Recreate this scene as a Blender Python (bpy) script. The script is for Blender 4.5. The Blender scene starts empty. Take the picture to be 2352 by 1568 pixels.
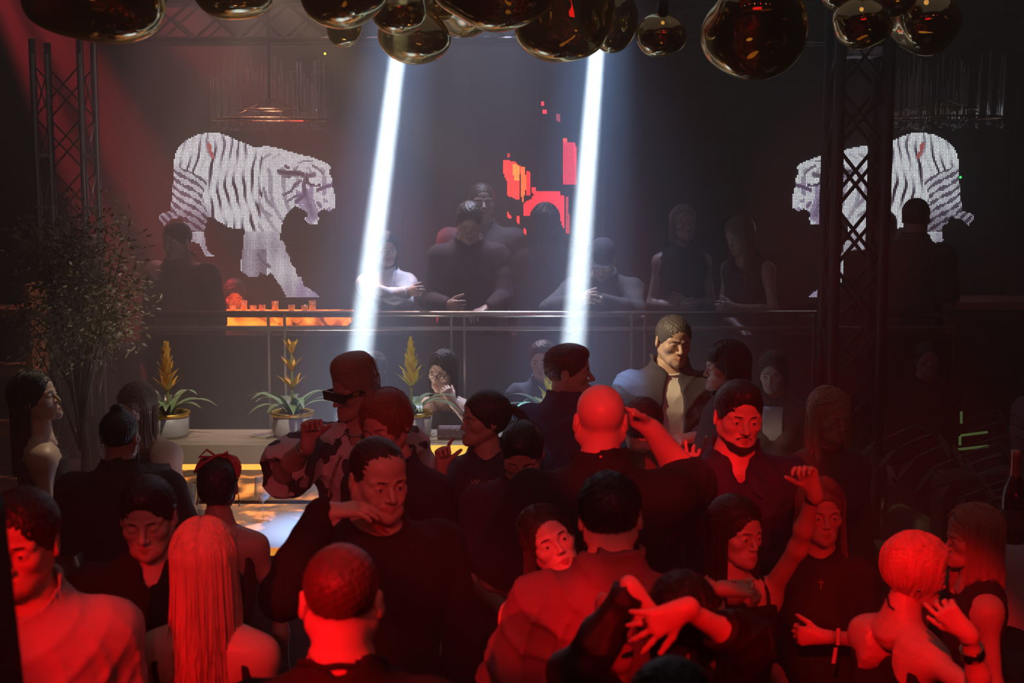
import bpy, bmesh, math, random
import numpy as np
from mathutils import Vector, Matrix
D = bpy.data
SC = bpy.context.scene
COL = SC.collection
R = math.radians
rng = np.random.RandomState(7)
FPX = 50.0 / 36.0 * 2352.0
CAMZ = 2.5
PITCH = math.atan(402.0 / FPX)

# ------------------------------------------------------------------ camera, exposure, world
cam = D.objects.new('camera', D.cameras.new('camera'))
COL.objects.link(cam)
cam.location = (0, 0, CAMZ)
cam.rotation_euler = (math.pi / 2 - PITCH, 0, 0)
cam.data.lens = 50
cam.data.sensor_width = 36
cam.data.clip_start = 0.05
cam.data.dof.use_dof = True
cam.data.dof.focus_distance = 7.0
cam.data.dof.aperture_fstop = 4.0
SC.camera = cam
SC.view_settings.view_transform = 'Standard'
SC.view_settings.look = 'None'
SC.view_settings.gamma = 1
SC.view_settings.exposure = 0.0
SC.view_settings.use_curve_mapping = False
w = D.worlds.new('club_night'); SC.world = w; w.use_nodes = True
w.node_tree.nodes['Background'].inputs[0].default_value = (0.02, 0.008, 0.009, 1)
w.node_tree.nodes['Background'].inputs[1].default_value = 0.15
cy = SC.cycles
cy.volume_bounces = 0
cy.max_bounces = 8
cy.transparent_max_bounces = 12
cy.sample_clamp_indirect = 3.0
cy.sample_clamp_direct = 30.0
cy.use_denoising = True
cy.caustics_reflective = False
cy.caustics_refractive = False


def at(px, py, d):
    """the point of the room that lies d metres in front of the camera on the sight line of a pixel"""
    x = (px - 1176.0) / FPX
    v = (784.0 - py) / FPX
    Y = math.cos(PITCH) + math.sin(PITCH) * v
    Z = -math.sin(PITCH) + math.cos(PITCH) * v
    t = d / Y
    return Vector((x * t, d, CAMZ + Z * t))


def spot(name, loc, tgt, power, color, angle, blend=0.3, radius=0.03, vis=True):
    l = D.lights.new(name, 'SPOT')
    l.energy = power; l.color = color; l.spot_size = R(angle); l.spot_blend = blend
    l.shadow_soft_size = radius
    o = D.objects.new(name, l); COL.objects.link(o)
    o.location = loc
    dv = Vector(tgt) - Vector(loc)
    o.rotation_euler = dv.to_track_quat('-Z', 'Y').to_euler()
    return o


def arealight(name, loc, tgt, power, color, sx, sy, spread=180):
    l = D.lights.new(name, 'AREA')
    l.shape = 'RECTANGLE'; l.size = sx; l.size_y = sy; l.energy = power; l.color = color; l.spread = R(spread)
    o = D.objects.new(name, l); COL.objects.link(o)
    o.location = loc
    o.rotation_euler = (Vector(tgt) - Vector(loc)).to_track_quat('-Z', 'Y').to_euler()
    return o

RED = (1.0, 0.002, 0.006)
# two white beams from the rig, through the haze, each with its softer spill
B1T, B1B = at(913, 130, 6.6), at(828, 800, 6.6)
B2T, B2B = at(1370, 120, 6.9), at(1318, 780, 6.9)
for nm, T_, B_ in (('white_beam', B1T, B1B), ('white_beam', B2T, B2B)):
    dv = (T_ - B_).normalized()
    src = T_ + dv * 1.75
    spot(nm, src, B_, 560000, (0.72, 0.87, 1.0), 2.8, 0.9, 0.012)
    spot('white_beam_spill', src + Vector((0, 0.02, 0)), B_, 9000, (0.36, 0.64, 1.0), 6.0, 1.0, 0.02)
    spot('white_beam_spill', src + Vector((0, 0.03, 0)), B_, 7000, (0.28, 0.52, 1.0), 14.0, 1.0, 0.02)
# moving heads at the back of the rig that face the hall and light the haze from behind
spot('rig_backlight', (0.0, 10.1, 5.75), (-0.1, 8.7, 1.2), 1700, (0.50, 0.60, 1.0), 46, 1.0, 0.05)
spot('rig_backlight', (-1.9, 10.1, 5.75), (-1.6, 8.9, 0.6), 1700, (1.0, 0.55, 0.50), 44, 1.0, 0.05)
spot('rig_backlight', (-0.5, 10.1, 5.75), (-0.3, 8.7, 0.6), 800, (1.0, 0.80, 0.66), 40, 1.0, 0.05)
# upward fills added between the bar and the balcony for the low haze glow
spot('low_haze_fill', (-1.25, 8.0, 0.15), (-1.15, 7.55, 3.0), 130, (1.0, 0.82, 0.74), 110, 1.0, 0.1)
spot('low_haze_fill', (0.25, 8.2, 0.15), (0.2, 7.8, 3.0), 50, (0.86, 0.92, 1.0), 110, 1.0, 0.1)
arealight('ambient_fill', (0, 5.5, 5.9), (0, 5.5, 0), 20, (1.0, 0.86, 0.86), 9, 9)  # added area light, a weak neutral fill that lifts the haze everywhere
# red moving heads on the rig above the camera
RH = 'red_moving_head'
spot(RH, (-2.3, -0.9, 3.7), at(800, 1440, 2.85), 1500, RED, 7.6, 0.4, 0.03)
spot(RH, (-2.0, -0.9, 3.9), at(470, 1440, 3.55), 800, RED, 7.5, 0.5, 0.03)
spot(RH, (-2.6, -0.6, 3.9), at(10, 1440, 3.3), 520, RED, 9, 0.4, 0.03)
spot(RH, (-1.4, -0.9, 3.9), at(1235, 1370, 3.7), 1300, RED, 5.2, 0.6, 0.03)
spot(RH, (-0.6, -0.9, 3.9), at(1450, 990, 4.7), 1350, RED, 6.6, 0.5, 0.03)
spot(RH, (0.3, -0.9, 4.0), at(1740, 1000, 4.8), 1300, RED, 6, 0.5, 0.03)
spot(RH, (0.4, -0.9, 3.9), at(1570, 1400, 3.1), 900, RED, 7, 0.5, 0.03)
spot(RH, (-0.4, -0.9, 3.9), at(2095, 1450, 3.9), 1250, RED, 8, 0.5, 0.03)
spot(RH, (1.0, -0.9, 3.9), at(1840, 1190, 4.2), 560, RED, 8, 0.5, 0.03)
spot(RH, (0.5, -0.9, 4.2), at(830, 1100, 4.4), 150, RED, 11, 0.8, 0.05)
spot(RH, (-0.5, -0.9, 4.2), at(1050, 1080, 5.2), 230, (1.0, 0.10, 0.13), 25, 0.8, 0.05)  # wide red fill, added to lift the veil over the middle guests
# warm house light between the bar and the guests
spot('warm_house_light', (-1.3, 6.0, 3.5), at(1535, 840, 7.1), 520, (1.0, 0.70, 0.36), 13, 0.6, 0.05)
spot('warm_house_light', (-1.1, 7.35, 3.6), at(120, 950, 5.95), 130, (1.0, 0.78, 0.50), 15, 0.6, 0.05)
spot('warm_house_light', (-0.6, 5.0, 4.4), at(700, 980, 7.3), 520, (1.0, 0.82, 0.60), 34, 0.9, 0.1)
# red wash raking down through the haze from the upper left
for k, (tx, ty, pw, an) in enumerate(((190, 430, 14000, 6), (420, 560, 6000, 11), (620, 1040, 7000, 4), (420, 60, 5000, 10))):
    spot('red_wash', at(-230, -560, 10.1), at(tx, ty, 10.1), pw, (1.0, 0.04, 0.07), an, 0.8, 0.05)

# ------------------------------------------------------------------ materials
_M = {}
def nt(m):
    return m.node_tree.nodes, m.node_tree.links


def mat(name, col, rough=0.6, metal=0.0, noise=0.0, scale=20.0, bump=0.0, bscale=60.0, stretch=None, spec=0.5, sss=0.0,
        emit=None, es=0.0, trans=0.0, ior=1.45, sheen=0.0, coat=0.0):
    key = (name, tuple(col), rough, metal, noise, scale, bump, bscale, stretch, emit, es, trans)
    if key in _M:
        return _M[key]
    m = D.materials.new(name); m.use_nodes = True
    N, L = nt(m)
    b = N['Principled BSDF']
    b.inputs['Base Color'].default_value = (*col, 1)
    b.inputs['Roughness'].default_value = rough
    b.inputs['Metallic'].default_value = metal
    b.inputs['Specular IOR Level'].default_value = spec
    b.inputs['IOR'].default_value = ior
    b.inputs['Transmission Weight'].default_value = trans
    b.inputs['Sheen Weight'].default_value = sheen
    b.inputs['Coat Weight'].default_value = coat
    if sss:
        b.inputs['Subsurface Weight'].default_value = sss
        b.inputs['Subsurface Scale'].default_value = 0.01
    if emit:
        b.inputs['Emission Color'].default_value = (*emit, 1)
        b.inputs['Emission Strength'].default_value = es
    if noise or bump:
        tc = N.new('ShaderNodeTexCoord'); mp = N.new('ShaderNodeMapping')
        L.new(tc.outputs['Object'], mp.inputs[0])
        if stretch:
            mp.inputs['Scale'].default_value = stretch
    if noise:
        n = N.new('ShaderNodeTexNoise'); n.inputs['Scale'].default_value = scale; n.inputs['Detail'].default_value = 5
        L.new(mp.outputs[0], n.inputs['Vector'])
        mx = N.new('ShaderNodeMix'); mx.data_type = 'RGBA'
        mx.inputs[6].default_value = (*[c * (1 - noise) for c in col], 1)
        mx.inputs[7].default_value = (*[min(1, c * (1 + noise)) for c in col], 1)
        L.new(n.outputs['Fac'], mx.inputs[0]); L.new(mx.outputs[2], b.inputs['Base Color'])
    if bump:
        n2 = N.new('ShaderNodeTexNoise'); n2.inputs['Scale'].default_value = bscale; n2.inputs['Detail'].default_value = 4
        L.new(mp.outputs[0], n2.inputs['Vector'])
        bp = N.new('ShaderNodeBump'); bp.inputs['Strength'].default_value = bump; bp.inputs['Distance'].default_value = 0.01
        L.new(n2.outputs['Fac'], bp.inputs['Height']); L.new(bp.outputs[0], b.inputs['Normal'])
    _M[key] = m
    return m


def skin(c=(0.62, 0.40, 0.30), rough=0.42):
    return mat('skin', c, rough, noise=0.07, scale=30, bump=0.05, bscale=260, spec=0.5)


def cloth(c, rough=0.85, bump=0.25):
    return mat('cloth', c, rough, noise=0.12, scale=9, bump=bump, bscale=400, spec=0.25, sheen=0.0)


def hairm(c, rough=0.38):
    return mat('hair', c, rough, noise=0.35, scale=60, bump=0.6, bscale=120, stretch=(1, 1, 0.12), spec=0.5)

# ------------------------------------------------------------------ mesh helpers
def link(name, me, m, parent=None):
    o = D.objects.new(name, me)
    COL.objects.link(o)
    for x in (m if isinstance(m, (list, tuple)) else [m]):
        if x is not None:
            me.materials.append(x)
    if parent:
        o.parent = parent
    return o


def npmesh(name, V, F, smooth=True, mi=None):
    me = D.meshes.new(name)
    V = np.asarray(V, dtype=np.float32); F = np.asarray(F, dtype=np.int32)
    k = F.shape[1]
    me.vertices.add(len(V)); me.vertices.foreach_set('co', V.ravel())
    me.loops.add(F.size); me.loops.foreach_set('vertex_index', F.ravel())
    me.polygons.add(len(F))
    me.polygons.foreach_set('loop_start', np.arange(0, F.size, k, dtype=np.int32))
    me.polygons.foreach_set('loop_total', np.full(len(F), k, dtype=np.int32))
    me.polygons.foreach_set('use_smooth', np.full(len(F), smooth, dtype=bool))
    if mi is not None:
        me.polygons.foreach_set('material_index', np.asarray(mi, dtype=np.int32))
    me.update(calc_edges=True); me.validate()
    return me


def tag(o, label=None, cat=None, group=None, kind=None):
    if label: o['label'] = label
    if cat: o['category'] = cat
    if group: o['group'] = group
    if kind: o['kind'] = kind
    return o


def empty(name, loc, label, cat, group=None, rz=0.0):
    o = D.objects.new(name, None); COL.objects.link(o)
    o.location = loc; o.rotation_euler = (0, 0, rz)
    o.empty_display_size = 0.1
    return tag(o, label, cat, group)


class MB:
    """collects boxes, tubes and lathes into one mesh"""
    def __init__(s):
        s.bm = bmesh.new()

    def box(s, c, size, rot=None, bev=0.0):
        M = Matrix.Translation(c) @ (rot.to_matrix().to_4x4() if rot else Matrix()) @ Matrix.Diagonal((*size, 1))
        r = bmesh.ops.create_cube(s.bm, size=1.0, matrix=M)
        if bev:
            es = list({e for v in r['verts'] for e in v.link_edges})
            bmesh.ops.bevel(s.bm, geom=es, offset=bev, segments=2, profile=0.5, affect='EDGES')
        return s

    def tube(s, pts, r, n=10, cap=True):
        pts = [Vector(p) for p in pts]
        rs = r if isinstance(r, (list, tuple)) else [r] * len(pts)
        rings = []
        up = Vector((0, 0, 1))
        px = None
        for i, p in enumerate(pts):
            t = (pts[min(i + 1, len(pts) - 1)] - pts[max(i - 1, 0)]).normalized()
            if px is None:
                px = t.cross(up if abs(t.z) < 0.9 else Vector((1, 0, 0))).normalized()
            else:
                px = (px - t * px.dot(t)).normalized()
            py_ = t.cross(px)
            rings.append([s.bm.verts.new(p + (px * math.cos(a) + py_ * math.sin(a)) * rs[i]) for a in [2 * math.pi * j / n for j in range(n)]])
        for a, b in zip(rings, rings[1:]):
            for j in range(n):
                f = s.bm.faces.new((a[j], a[(j + 1) % n], b[(j + 1) % n], b[j])); f.smooth = True
        if cap:
            s.bm.faces.new(rings[0][::-1]); s.bm.faces.new(rings[-1])
        return s

    def lathe(s, prof, n=32, c=(0, 0, 0), closed=False):
        rings = []
        c = Vector(c)
        for r_, z in prof:
            rings.append([s.bm.verts.new(c + Vector((max(r_, 1e-4) * math.cos(a), max(r_, 1e-4) * math.sin(a), z))) for a in [2 * math.pi * j / n for j in range(n)]])
        for a, b in zip(rings, rings[1:]):
            for j in range(n):
                f = s.bm.faces.new((a[j], a[(j + 1) % n], b[(j + 1) % n], b[j])); f.smooth = True
        return s

    def ball(s, c, r, u=10, v=8):
        rr = r if isinstance(r, (tuple, list)) else (r, r, r)
        q = bmesh.ops.create_uvsphere(s.bm, u_segments=u, v_segments=v, radius=1, matrix=Matrix.Translation(c) @ Matrix.Diagonal((*rr, 1)))
        for v_ in q['verts']:
            for f in v_.link_faces: f.smooth = True
        return s

    def leaf(s, pts, ws, nrm=Vector((0, 0, 1)), fold=0.15):
        """a blade following pts with widths ws, keeled along the middle"""
        rows = []
        for i, p in enumerate(pts):
            t = (pts[min(i + 1, len(pts) - 1)] - pts[max(i - 1, 0)]).normalized()
            sd = t.cross(nrm)
            if sd.length < 1e-3: sd = Vector((1, 0, 0))
            sd.normalize(); up = sd.cross(t)
            w_ = ws[i]
            rows.append([s.bm.verts.new(p - sd * w_ + up * w_ * fold), s.bm.verts.new(p), s.bm.verts.new(p + sd * w_ + up * w_ * fold)])
        for a, b in zip(rows, rows[1:]):
            for j in (0, 1):
                f = s.bm.faces.new((a[j], a[j + 1], b[j + 1], b[j])); f.smooth = True
        return s

    def build(s, name, m, parent=None, loc=None):
        me = D.meshes.new(name)
        bmesh.ops.recalc_face_normals(s.bm, faces=s.bm.faces)
        s.bm.to_mesh(me); s.bm.free()
        o = link(name, me, m, parent)
        if loc is not None: o.location = loc
        return o
# ------------------------------------------------------------------ implicit bodies: smooth unions meshed by surface nets
def V3(*a):
    return np.array(a, dtype=float)


def rotm(axis, deg):
    return np.array(Matrix.Rotation(R(deg), 3, axis))


def rc(a, b, ra, rb=None, k=0.02):
    return ('rc', np.asarray(a, float), np.asarray(b, float), ra, ra if rb is None else rb, k)


def el(c, r, Rm=None, k=0.02):
    return ('el', np.asarray(c, float), np.asarray(r, float), Rm, 0, k)


def grow(p, e):
    if p[0] == 'rc': return ('rc', p[1], p[2], p[3] + e, p[4] + e, p[5])
    if p[0] == 'el': return ('el', p[1], p[2] + e, p[3], 0, p[5])
    return ('pf', p[1], p[2], p[3], p[4] + e, p[5])


def xf(p, Rm, t):
    """move a prim by a rigid transform"""
    if p[0] == 'rc': return ('rc', Rm @ p[1] + t, Rm @ p[2] + t, p[3], p[4], p[5])
    if p[0] == 'el': return ('el', Rm @ p[1] + t, p[2], Rm if p[3] is None else Rm @ p[3], 0, p[5])
    return ('pf', p[1], (Rm @ p[2][0], Rm @ p[2][1] + t), p[3], p[4], p[5])


class Field:
    def __init__(s, lo, hi, h):
        s.lo = np.asarray(lo, float); s.h = h
        n = np.maximum(np.ceil((np.asarray(hi) - s.lo) / h).astype(int) + 1, 4)
        s.ax = [s.lo[i] + h * np.arange(n[i]) for i in range(3)]
        s.F = np.full(n, 0.2)

    def _eval(s, p, m):
        if p[0] == 'rc':
            lo = np.minimum(p[1] - p[3], p[2] - p[4]); hi = np.maximum(p[1] + p[3], p[2] + p[4])
        elif p[0] == 'el':
            e = p[2] if p[3] is None else np.abs(p[3]) @ p[2]
            lo, hi = p[1] - e, p[1] + e
        else:
            lo, hi = p[3]['lo'] - abs(p[4]), p[3]['hi'] + abs(p[4])
            Rm, t = p[2]
            cs = np.array([[(lo, hi)[i][0], (lo, hi)[j][1], (lo, hi)[k][2]] for i in (0, 1) for j in (0, 1) for k in (0, 1)]) @ Rm.T + t
            lo, hi = cs.min(0), cs.max(0)
        sl = []
        for i in range(3):
            a = int(np.floor((lo[i] - m - s.lo[i]) / s.h)); b = int(np.ceil((hi[i] + m - s.lo[i]) / s.h)) + 1
            a = max(a, 0); b = min(b, len(s.ax[i]))
            if a >= b: return None, None
            sl.append(slice(a, b))
        x = s.ax[0][sl[0]][:, None, None]; y = s.ax[1][sl[1]][None, :, None]; z = s.ax[2][sl[2]][None, None, :]
        if p[0] == 'rc':
            a, b = p[1], p[2]; ba = b - a; dd = max(float(ba @ ba), 1e-9)
            t = np.clip(((x - a[0]) * ba[0] + (y - a[1]) * ba[1] + (z - a[2]) * ba[2]) / dd, 0, 1)
            d = np.sqrt((x - a[0] - t * ba[0]) ** 2 + (y - a[1] - t * ba[1]) ** 2 + (z - a[2] - t * ba[2]) ** 2) - (p[3] + (p[4] - p[3]) * t)
        elif p[0] == 'el':
            X, Y, Z = x - p[1][0], y - p[1][1], z - p[1][2]
            if p[3] is not None:
                Q = p[3].T
                X, Y, Z = Q[0, 0] * X + Q[0, 1] * Y + Q[0, 2] * Z, Q[1, 0] * X + Q[1, 1] * Y + Q[1, 2] * Z, Q[2, 0] * X + Q[2, 1] * Y + Q[2, 2] * Z
            r = p[2]
            k0 = np.sqrt((X / r[0]) ** 2 + (Y / r[1]) ** 2 + (Z / r[2]) ** 2)
            k1 = np.sqrt((X / r[0] ** 2) ** 2 + (Y / r[1] ** 2) ** 2 + (Z / r[2] ** 2) ** 2) + 1e-9
            d = k0 * (k0 - 1) / k1
            d = np.where(k0 < 0.15, -r.min() * 0.9, d)
        else:
            Rm, t = p[2]
            X, Y, Z = x - t[0], y - t[1], z - t[2]
            Q = Rm.T
            X, Y, Z = Q[0, 0] * X + Q[0, 1] * Y + Q[0, 2] * Z, Q[1, 0] * X + Q[1, 1] * Y + Q[1, 2] * Z, Q[2, 0] * X + Q[2, 1] * Y + Q[2, 2] * Z
            T = p[3]
            zc = np.clip(Z, T['z'][0], T['z'][-1])
            rx = np.interp(zc, T['z'], T['rx']) + p[4]; ry = np.interp(zc, T['z'], T['ry']) + p[4]; yc = np.interp(zc, T['z'], T['y'])
            q = 2.3
            k0 = (np.abs(X / rx) ** q + np.abs((Y - yc) / ry) ** q) ** (1 / q)
            d = (k0 - 1) * np.minimum(rx, ry)
            dz = np.abs(Z - zc) - p[4]
            d = np.maximum(d, dz)
        return tuple(sl), d

    def add(s, p):
        k = p[5]
        sl, d = s._eval(p, k + 2 * s.h)
        if sl is None: return s
        a = s.F[sl]
        hh = np.maximum(k - np.abs(a - d), 0) / k if k > 0 else 0
        s.F[sl] = np.minimum(a, d) - hh * hh * k * 0.25
        return s

    def sub(s, p):
        k = max(p[5], 1e-4)
        sl, d = s._eval(p, k + 2 * s.h)
        if sl is None: return s
        a = s.F[sl]; d = -d
        hh = np.maximum(k - np.abs(a - d), 0) / k
        s.F[sl] = np.maximum(a, d) + hh * hh * k * 0.25
        return s

    def plane(s, n, c):
        """keep the side where n.p < c"""
        d = s.ax[0][:, None, None] * n[0] + s.ax[1][None, :, None] * n[1] + s.ax[2][None, None, :] * n[2] - c
        s.F = np.maximum(s.F, d)
        return s

    def disp(s, fn):
        x = s.ax[0][:, None, None]; y = s.ax[1][None, :, None]; z = s.ax[2][None, None, :]
        s.F = s.F + fn(x, y, z)
        return s

    def net(s):
        F = s.F
        F[0], F[-1] = np.maximum(F[0], .01), np.maximum(F[-1], .01)
        F[:, 0] = np.maximum(F[:, 0], .01); F[:, -1] = np.maximum(F[:, -1], .01)
        F[:, :, 0] = np.maximum(F[:, :, 0], .01); F[:, :, -1] = np.maximum(F[:, :, -1], .01)
        S = F < 0
        cn = np.zeros(tuple(np.array(F.shape) - 1), dtype=np.int8)
        for i in (0, 1):
            for j in (0, 1):
                for k in (0, 1):
                    cn += S[i:F.shape[0] - 1 + i, j:F.shape[1] - 1 + j, k:F.shape[2] - 1 + k]
        mixed = (cn > 0) & (cn < 8)
        cells = np.argwhere(mixed)
        if len(cells) == 0: return np.zeros((0, 3)), np.zeros((0, 4), int)
        idx = np.full(mixed.shape, -1, dtype=np.int32)
        idx[mixed] = np.arange(len(cells))
        cr = np.array([[i, j, k] for i in (0, 1) for j in (0, 1) for k in (0, 1)])
        fv = np.stack([F[cells[:, 0] + c[0], cells[:, 1] + c[1], cells[:, 2] + c[2]] for c in cr], 1)
        pos = np.zeros((len(cells), 3)); cnt = np.zeros(len(cells))
        for a in range(8):
            for b in range(a + 1, 8):
                if np.abs(cr[a] - cr[b]).sum() != 1: continue
                fa, fb = fv[:, a], fv[:, b]
                m = (fa < 0) != (fb < 0)
                t = np.where(m, fa / np.where(m, fa - fb, 1), 0)
                pos += m[:, None] * (cr[a] + t[:, None] * (cr[b] - cr[a])); cnt += m
        V = s.lo + s.h * (cells + pos / cnt[:, None])
        Q = []
        for ax in range(3):
            o = [x for x in range(3) if x != ax]
            sh = np.array(F.shape); sh[ax] -= 1
            A = np.take(S, np.arange(F.shape[ax] - 1), ax); B = np.take(S, np.arange(1, F.shape[ax]), ax)
            e = np.argwhere(A != B)
            e = e[(e[:, o[0]] > 0) & (e[:, o[1]] > 0) & (e[:, o[0]] < F.shape[o[0]] - 1) & (e[:, o[1]] < F.shape[o[1]] - 1)]
            d0 = np.zeros(3, int); d0[o[0]] = 1; d1 = np.zeros(3, int); d1[o[1]] = 1
            g = lambda q: idx[q[:, 0], q[:, 1], q[:, 2]]
            q = np.stack([g(e - d0 - d1), g(e - d1), g(e), g(e - d0)], 1)
            ins = A[e[:, 0], e[:, 1], e[:, 2]]
            if ax == 1: ins = ~ins
            q = np.where(ins[:, None], q, q[:, ::-1])
            Q.append(q)
        return V, np.concatenate(Q)


def join(chunks):
    V, F, M, n = [], [], [], 0
    for c in chunks:
        v, f = c[0], c[1]
        if len(v) == 0: continue
        V.append(v); F.append(f + n); n += len(v)
        M.append(c[2] if len(c) > 2 and not np.isscalar(c[2]) else np.full(len(f), c[2] if len(c) > 2 else 0))
    return np.concatenate(V), np.concatenate(F), np.concatenate(M)


def tubes(P, r0, r1, n=4):
    """P: (strands, points, 3) -> one mesh of thin tapering tubes"""
    S_, K, _ = P.shape
    T = np.gradient(P, axis=1); T /= np.linalg.norm(T, axis=2, keepdims=True) + 1e-9
    up = np.array([0.31, 0.83, 0.45]); A = np.cross(T, up); A /= np.linalg.norm(A, axis=2, keepdims=True) + 1e-9
    B = np.cross(T, A)
    tt = np.linspace(0, 1, K)
    rad = (r0 + (r1 - r0) * tt ** 2)[None, :, None]
    if np.ndim(r0): rad = np.asarray(rad)
    ang = [2 * math.pi * j / n for j in range(n)]
    ring = np.stack([P + (A * math.cos(a) + B * math.sin(a)) * rad for a in ang], 2)
    V = ring.reshape(-1, 3)
    i = np.arange(S_)[:, None, None] * K * n; k = np.arange(K - 1)[None, :, None] * n; j = np.arange(n)[None, None, :]
    a = i + k + j; b = i + k + (j + 1) % n
    F = np.stack([a, b, b + n, a + n], -1).reshape(-1, 4)
    return V, F


# ------------------------------------------------------------------ heads
def head_prims(sex, jaw=1.0, smile=0.0, fat=0.0):
    w = 1.0 if sex == 'm' else 0.94
    jw = (1.0 if sex == 'm' else 0.86) * jaw
    P = [el((0, .012, .034), (.0755 * w, .095, .081)),
         el((0, -.024, -.024), ((.0615 + fat) * w, .058, .083), k=.03),
         el((0, -.028, .046), (.064 * w, .057, .052), k=.02)]
    for s in (-1, 1):
        P += [rc((s * .052 * jw, .004, -.048), (s * .027 * jw, -.060, -.084), .022 + fat, .017 + fat, .03),
              rc((s * .027 * jw, -.060, -.084), (0, -.075, -.092), .017 + fat, .0155 + fat, .02),
              el((s * .043 * w, -.056, -.022), (.023, .022, .02), k=.025),
              rc((s * .048 * w, -.066, .016), (s * .014, -.083, .014), .0095, .009, .014)]
    P += [el((0, -.084, -.093), (.017 * jw, .014, .014), k=.018),
          el((0, -.072, -.066), (.031, .019, .024), k=.02)]
    sub = []
    for s in (-1, 1):
        sub.append(el((s * .0315, -.097, -.002), (.019, .0165, .0125), k=.014))
    P2 = [rc((0, -.082, .006), (0, -.1075 if sex == 'm' else -.1045, -.032), .0080 if sex == 'm' else .0062, .0108 if sex == 'm' else .0080, .010)]
    for s in (-1, 1):
        P2 += [el((s * (.0122 if sex == 'm' else .0100), -.0940, -.0365), ((.0085, .010, .0075) if sex == 'm' else (.0068, .0085, .0062)), k=.006),
               el((s * .0315, -.0750, -.003), (.0158, .0128, .0125), k=.006)]
    c = smile
    P2 += [rc((-.022 - .006 * c, -.0835, -.0665 + .007 * c), (0, -.0950, -.0650), .0050, .0060, .004),
           rc((.022 + .006 * c, -.0835, -.0665 + .007 * c), (0, -.0950, -.0650), .0050, .0060, .004),
           rc((-.018 - .006 * c, -.0850, -.0720 + .005 * c), (0, -.0945, -.0750), .0050, .0072, .002),
           rc((.018 + .006 * c, -.0850, -.0720 + .005 * c), (0, -.0945, -.0750), .0050, .0072, .002)]
    if c > 0:
        for s in (-1, 1):
            P2.append(el((s * .040, -.070, -.045), (.014, .014, .012), k=.014))
    ears = []
    for s in (-1, 1):
        Rm = rotm('Z', s * 18) @ rotm('X', -12)
        ears.append((el((s * .080 * w, .016, -.006), (.0085, .019, .031), Rm, k=.008), el((s * .090 * w, .012, -.002), (.008, .011, .018), Rm, k=.005)))
    slit = [el((s * .0315, -.094, -.0052), (.0145, .016, .0043), k=.002) for s in (-1, 1)]
    return P, sub, P2, ears, slit


def head_chunk(sex, h, jaw, smile, fat, neck, ears_on=True, closed=False):
    P, sub, P2, ears, slit = head_prims(sex, jaw, smile, fat)
    f = Field((-.105, -.135, -.155), (.105, .125, .13), h)
    for p in P: f.add(p)
    for p in neck: f.add(p)
    for p in sub: f.sub(p)
    for p in P2: f.add(p)
    if ears_on:
        for e, c in ears:
            f.add(e); f.sub(c)
    if not closed and h < .006:
        for p in slit: f.sub(p)
    V, Q = f.net()
    c = V[Q].mean(1)
    dm = np.full(len(c), 9.0)
    for p in P2[-4 - (2 if smile > 0 else 0):][:4]:
        ba = p[2] - p[1]; t = np.clip((c - p[1]) @ ba / (ba @ ba), 0, 1)
        dm = np.minimum(dm, np.linalg.norm(c - p[1] - t[:, None] * ba, axis=1) - (p[3] + (p[4] - p[3]) * t))
    lips = (dm < .0011) & (c[:, 1] < -.076)
    return V, Q, lips.astype(int)


# ------------------------------------------------------------------ hands
def hand_prims(W, d, n, side, s=1.0, curl=0.35, spread=0.25, curls=None, thumb=0.5):
    """wrist W, finger direction d, palm normal n, side = unit towards the thumb"""
    d = d / np.linalg.norm(d); n = n - d * (n @ d); n /= np.linalg.norm(n)
    sd = np.cross(d, n) * side
    P = [rc(W - d * .03 * s, W + d * .02 * s, .024 * s, .023 * s, .02)]
    offs = (.031, .0105, -.0105, -.030)
    lens = (.072, .079, .073, .058)
    cu = curls or (curl * .85, curl, curl * 1.05, curl * 1.1)
    G = []
    tips = []
    for i in range(4):
        b = W + d * .012 * s + sd * offs[i] * .55 * s
        kn = W + d * (.088 - .012 * abs(i - 1.2) * .6) * s + sd * offs[i] * s
        P.append(rc(b, kn, .0125 * s, .0125 * s, .016))
        fd = d * math.cos(spread * (offs[i] / .03) * .5) + sd * math.sin(spread * (offs[i] / .03) * .5)
        a = 0.0; p = kn
        for j, (fr, an) in enumerate(((.46, 75), (.31, 95), (.23, 60))):
            a += R(an) * cu[i]
            q = p + (fd * math.cos(a) + n * math.sin(a)) * lens[i] * fr * s
            rr = (.0092, .0082, .0072, .0062)
            G.append(rc(p, q, rr[j] * s, rr[j + 1] * s, .004))
            p = q
        tips.append((p, fd * math.cos(a) + n * math.sin(a), -fd * math.sin(a) + n * math.cos(a)))
    t0 = W + d * .018 * s + sd * .022 * s
    td = d * .62 + sd * (.75 - .3 * thumb) + n * (.15 + .5 * thumb); td /= np.linalg.norm(td)
    t1 = t0 + td * .046 * s
    td2 = td * .8 + d * .35 + n * (.1 + .5 * thumb) - sd * .3 * thumb; td2 /= np.linalg.norm(td2)
    t2 = t1 + td2 * .034 * s; t3 = t2 + td2 * .026 * s
    P.append(rc(t0, t1, .016 * s, .0115 * s, .014))
    G += [rc(t1, t2, .0110 * s, .0098 * s, .004), rc(t2, t3, .0098 * s, .0078 * s, .003)]
    return P, G, tips


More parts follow.
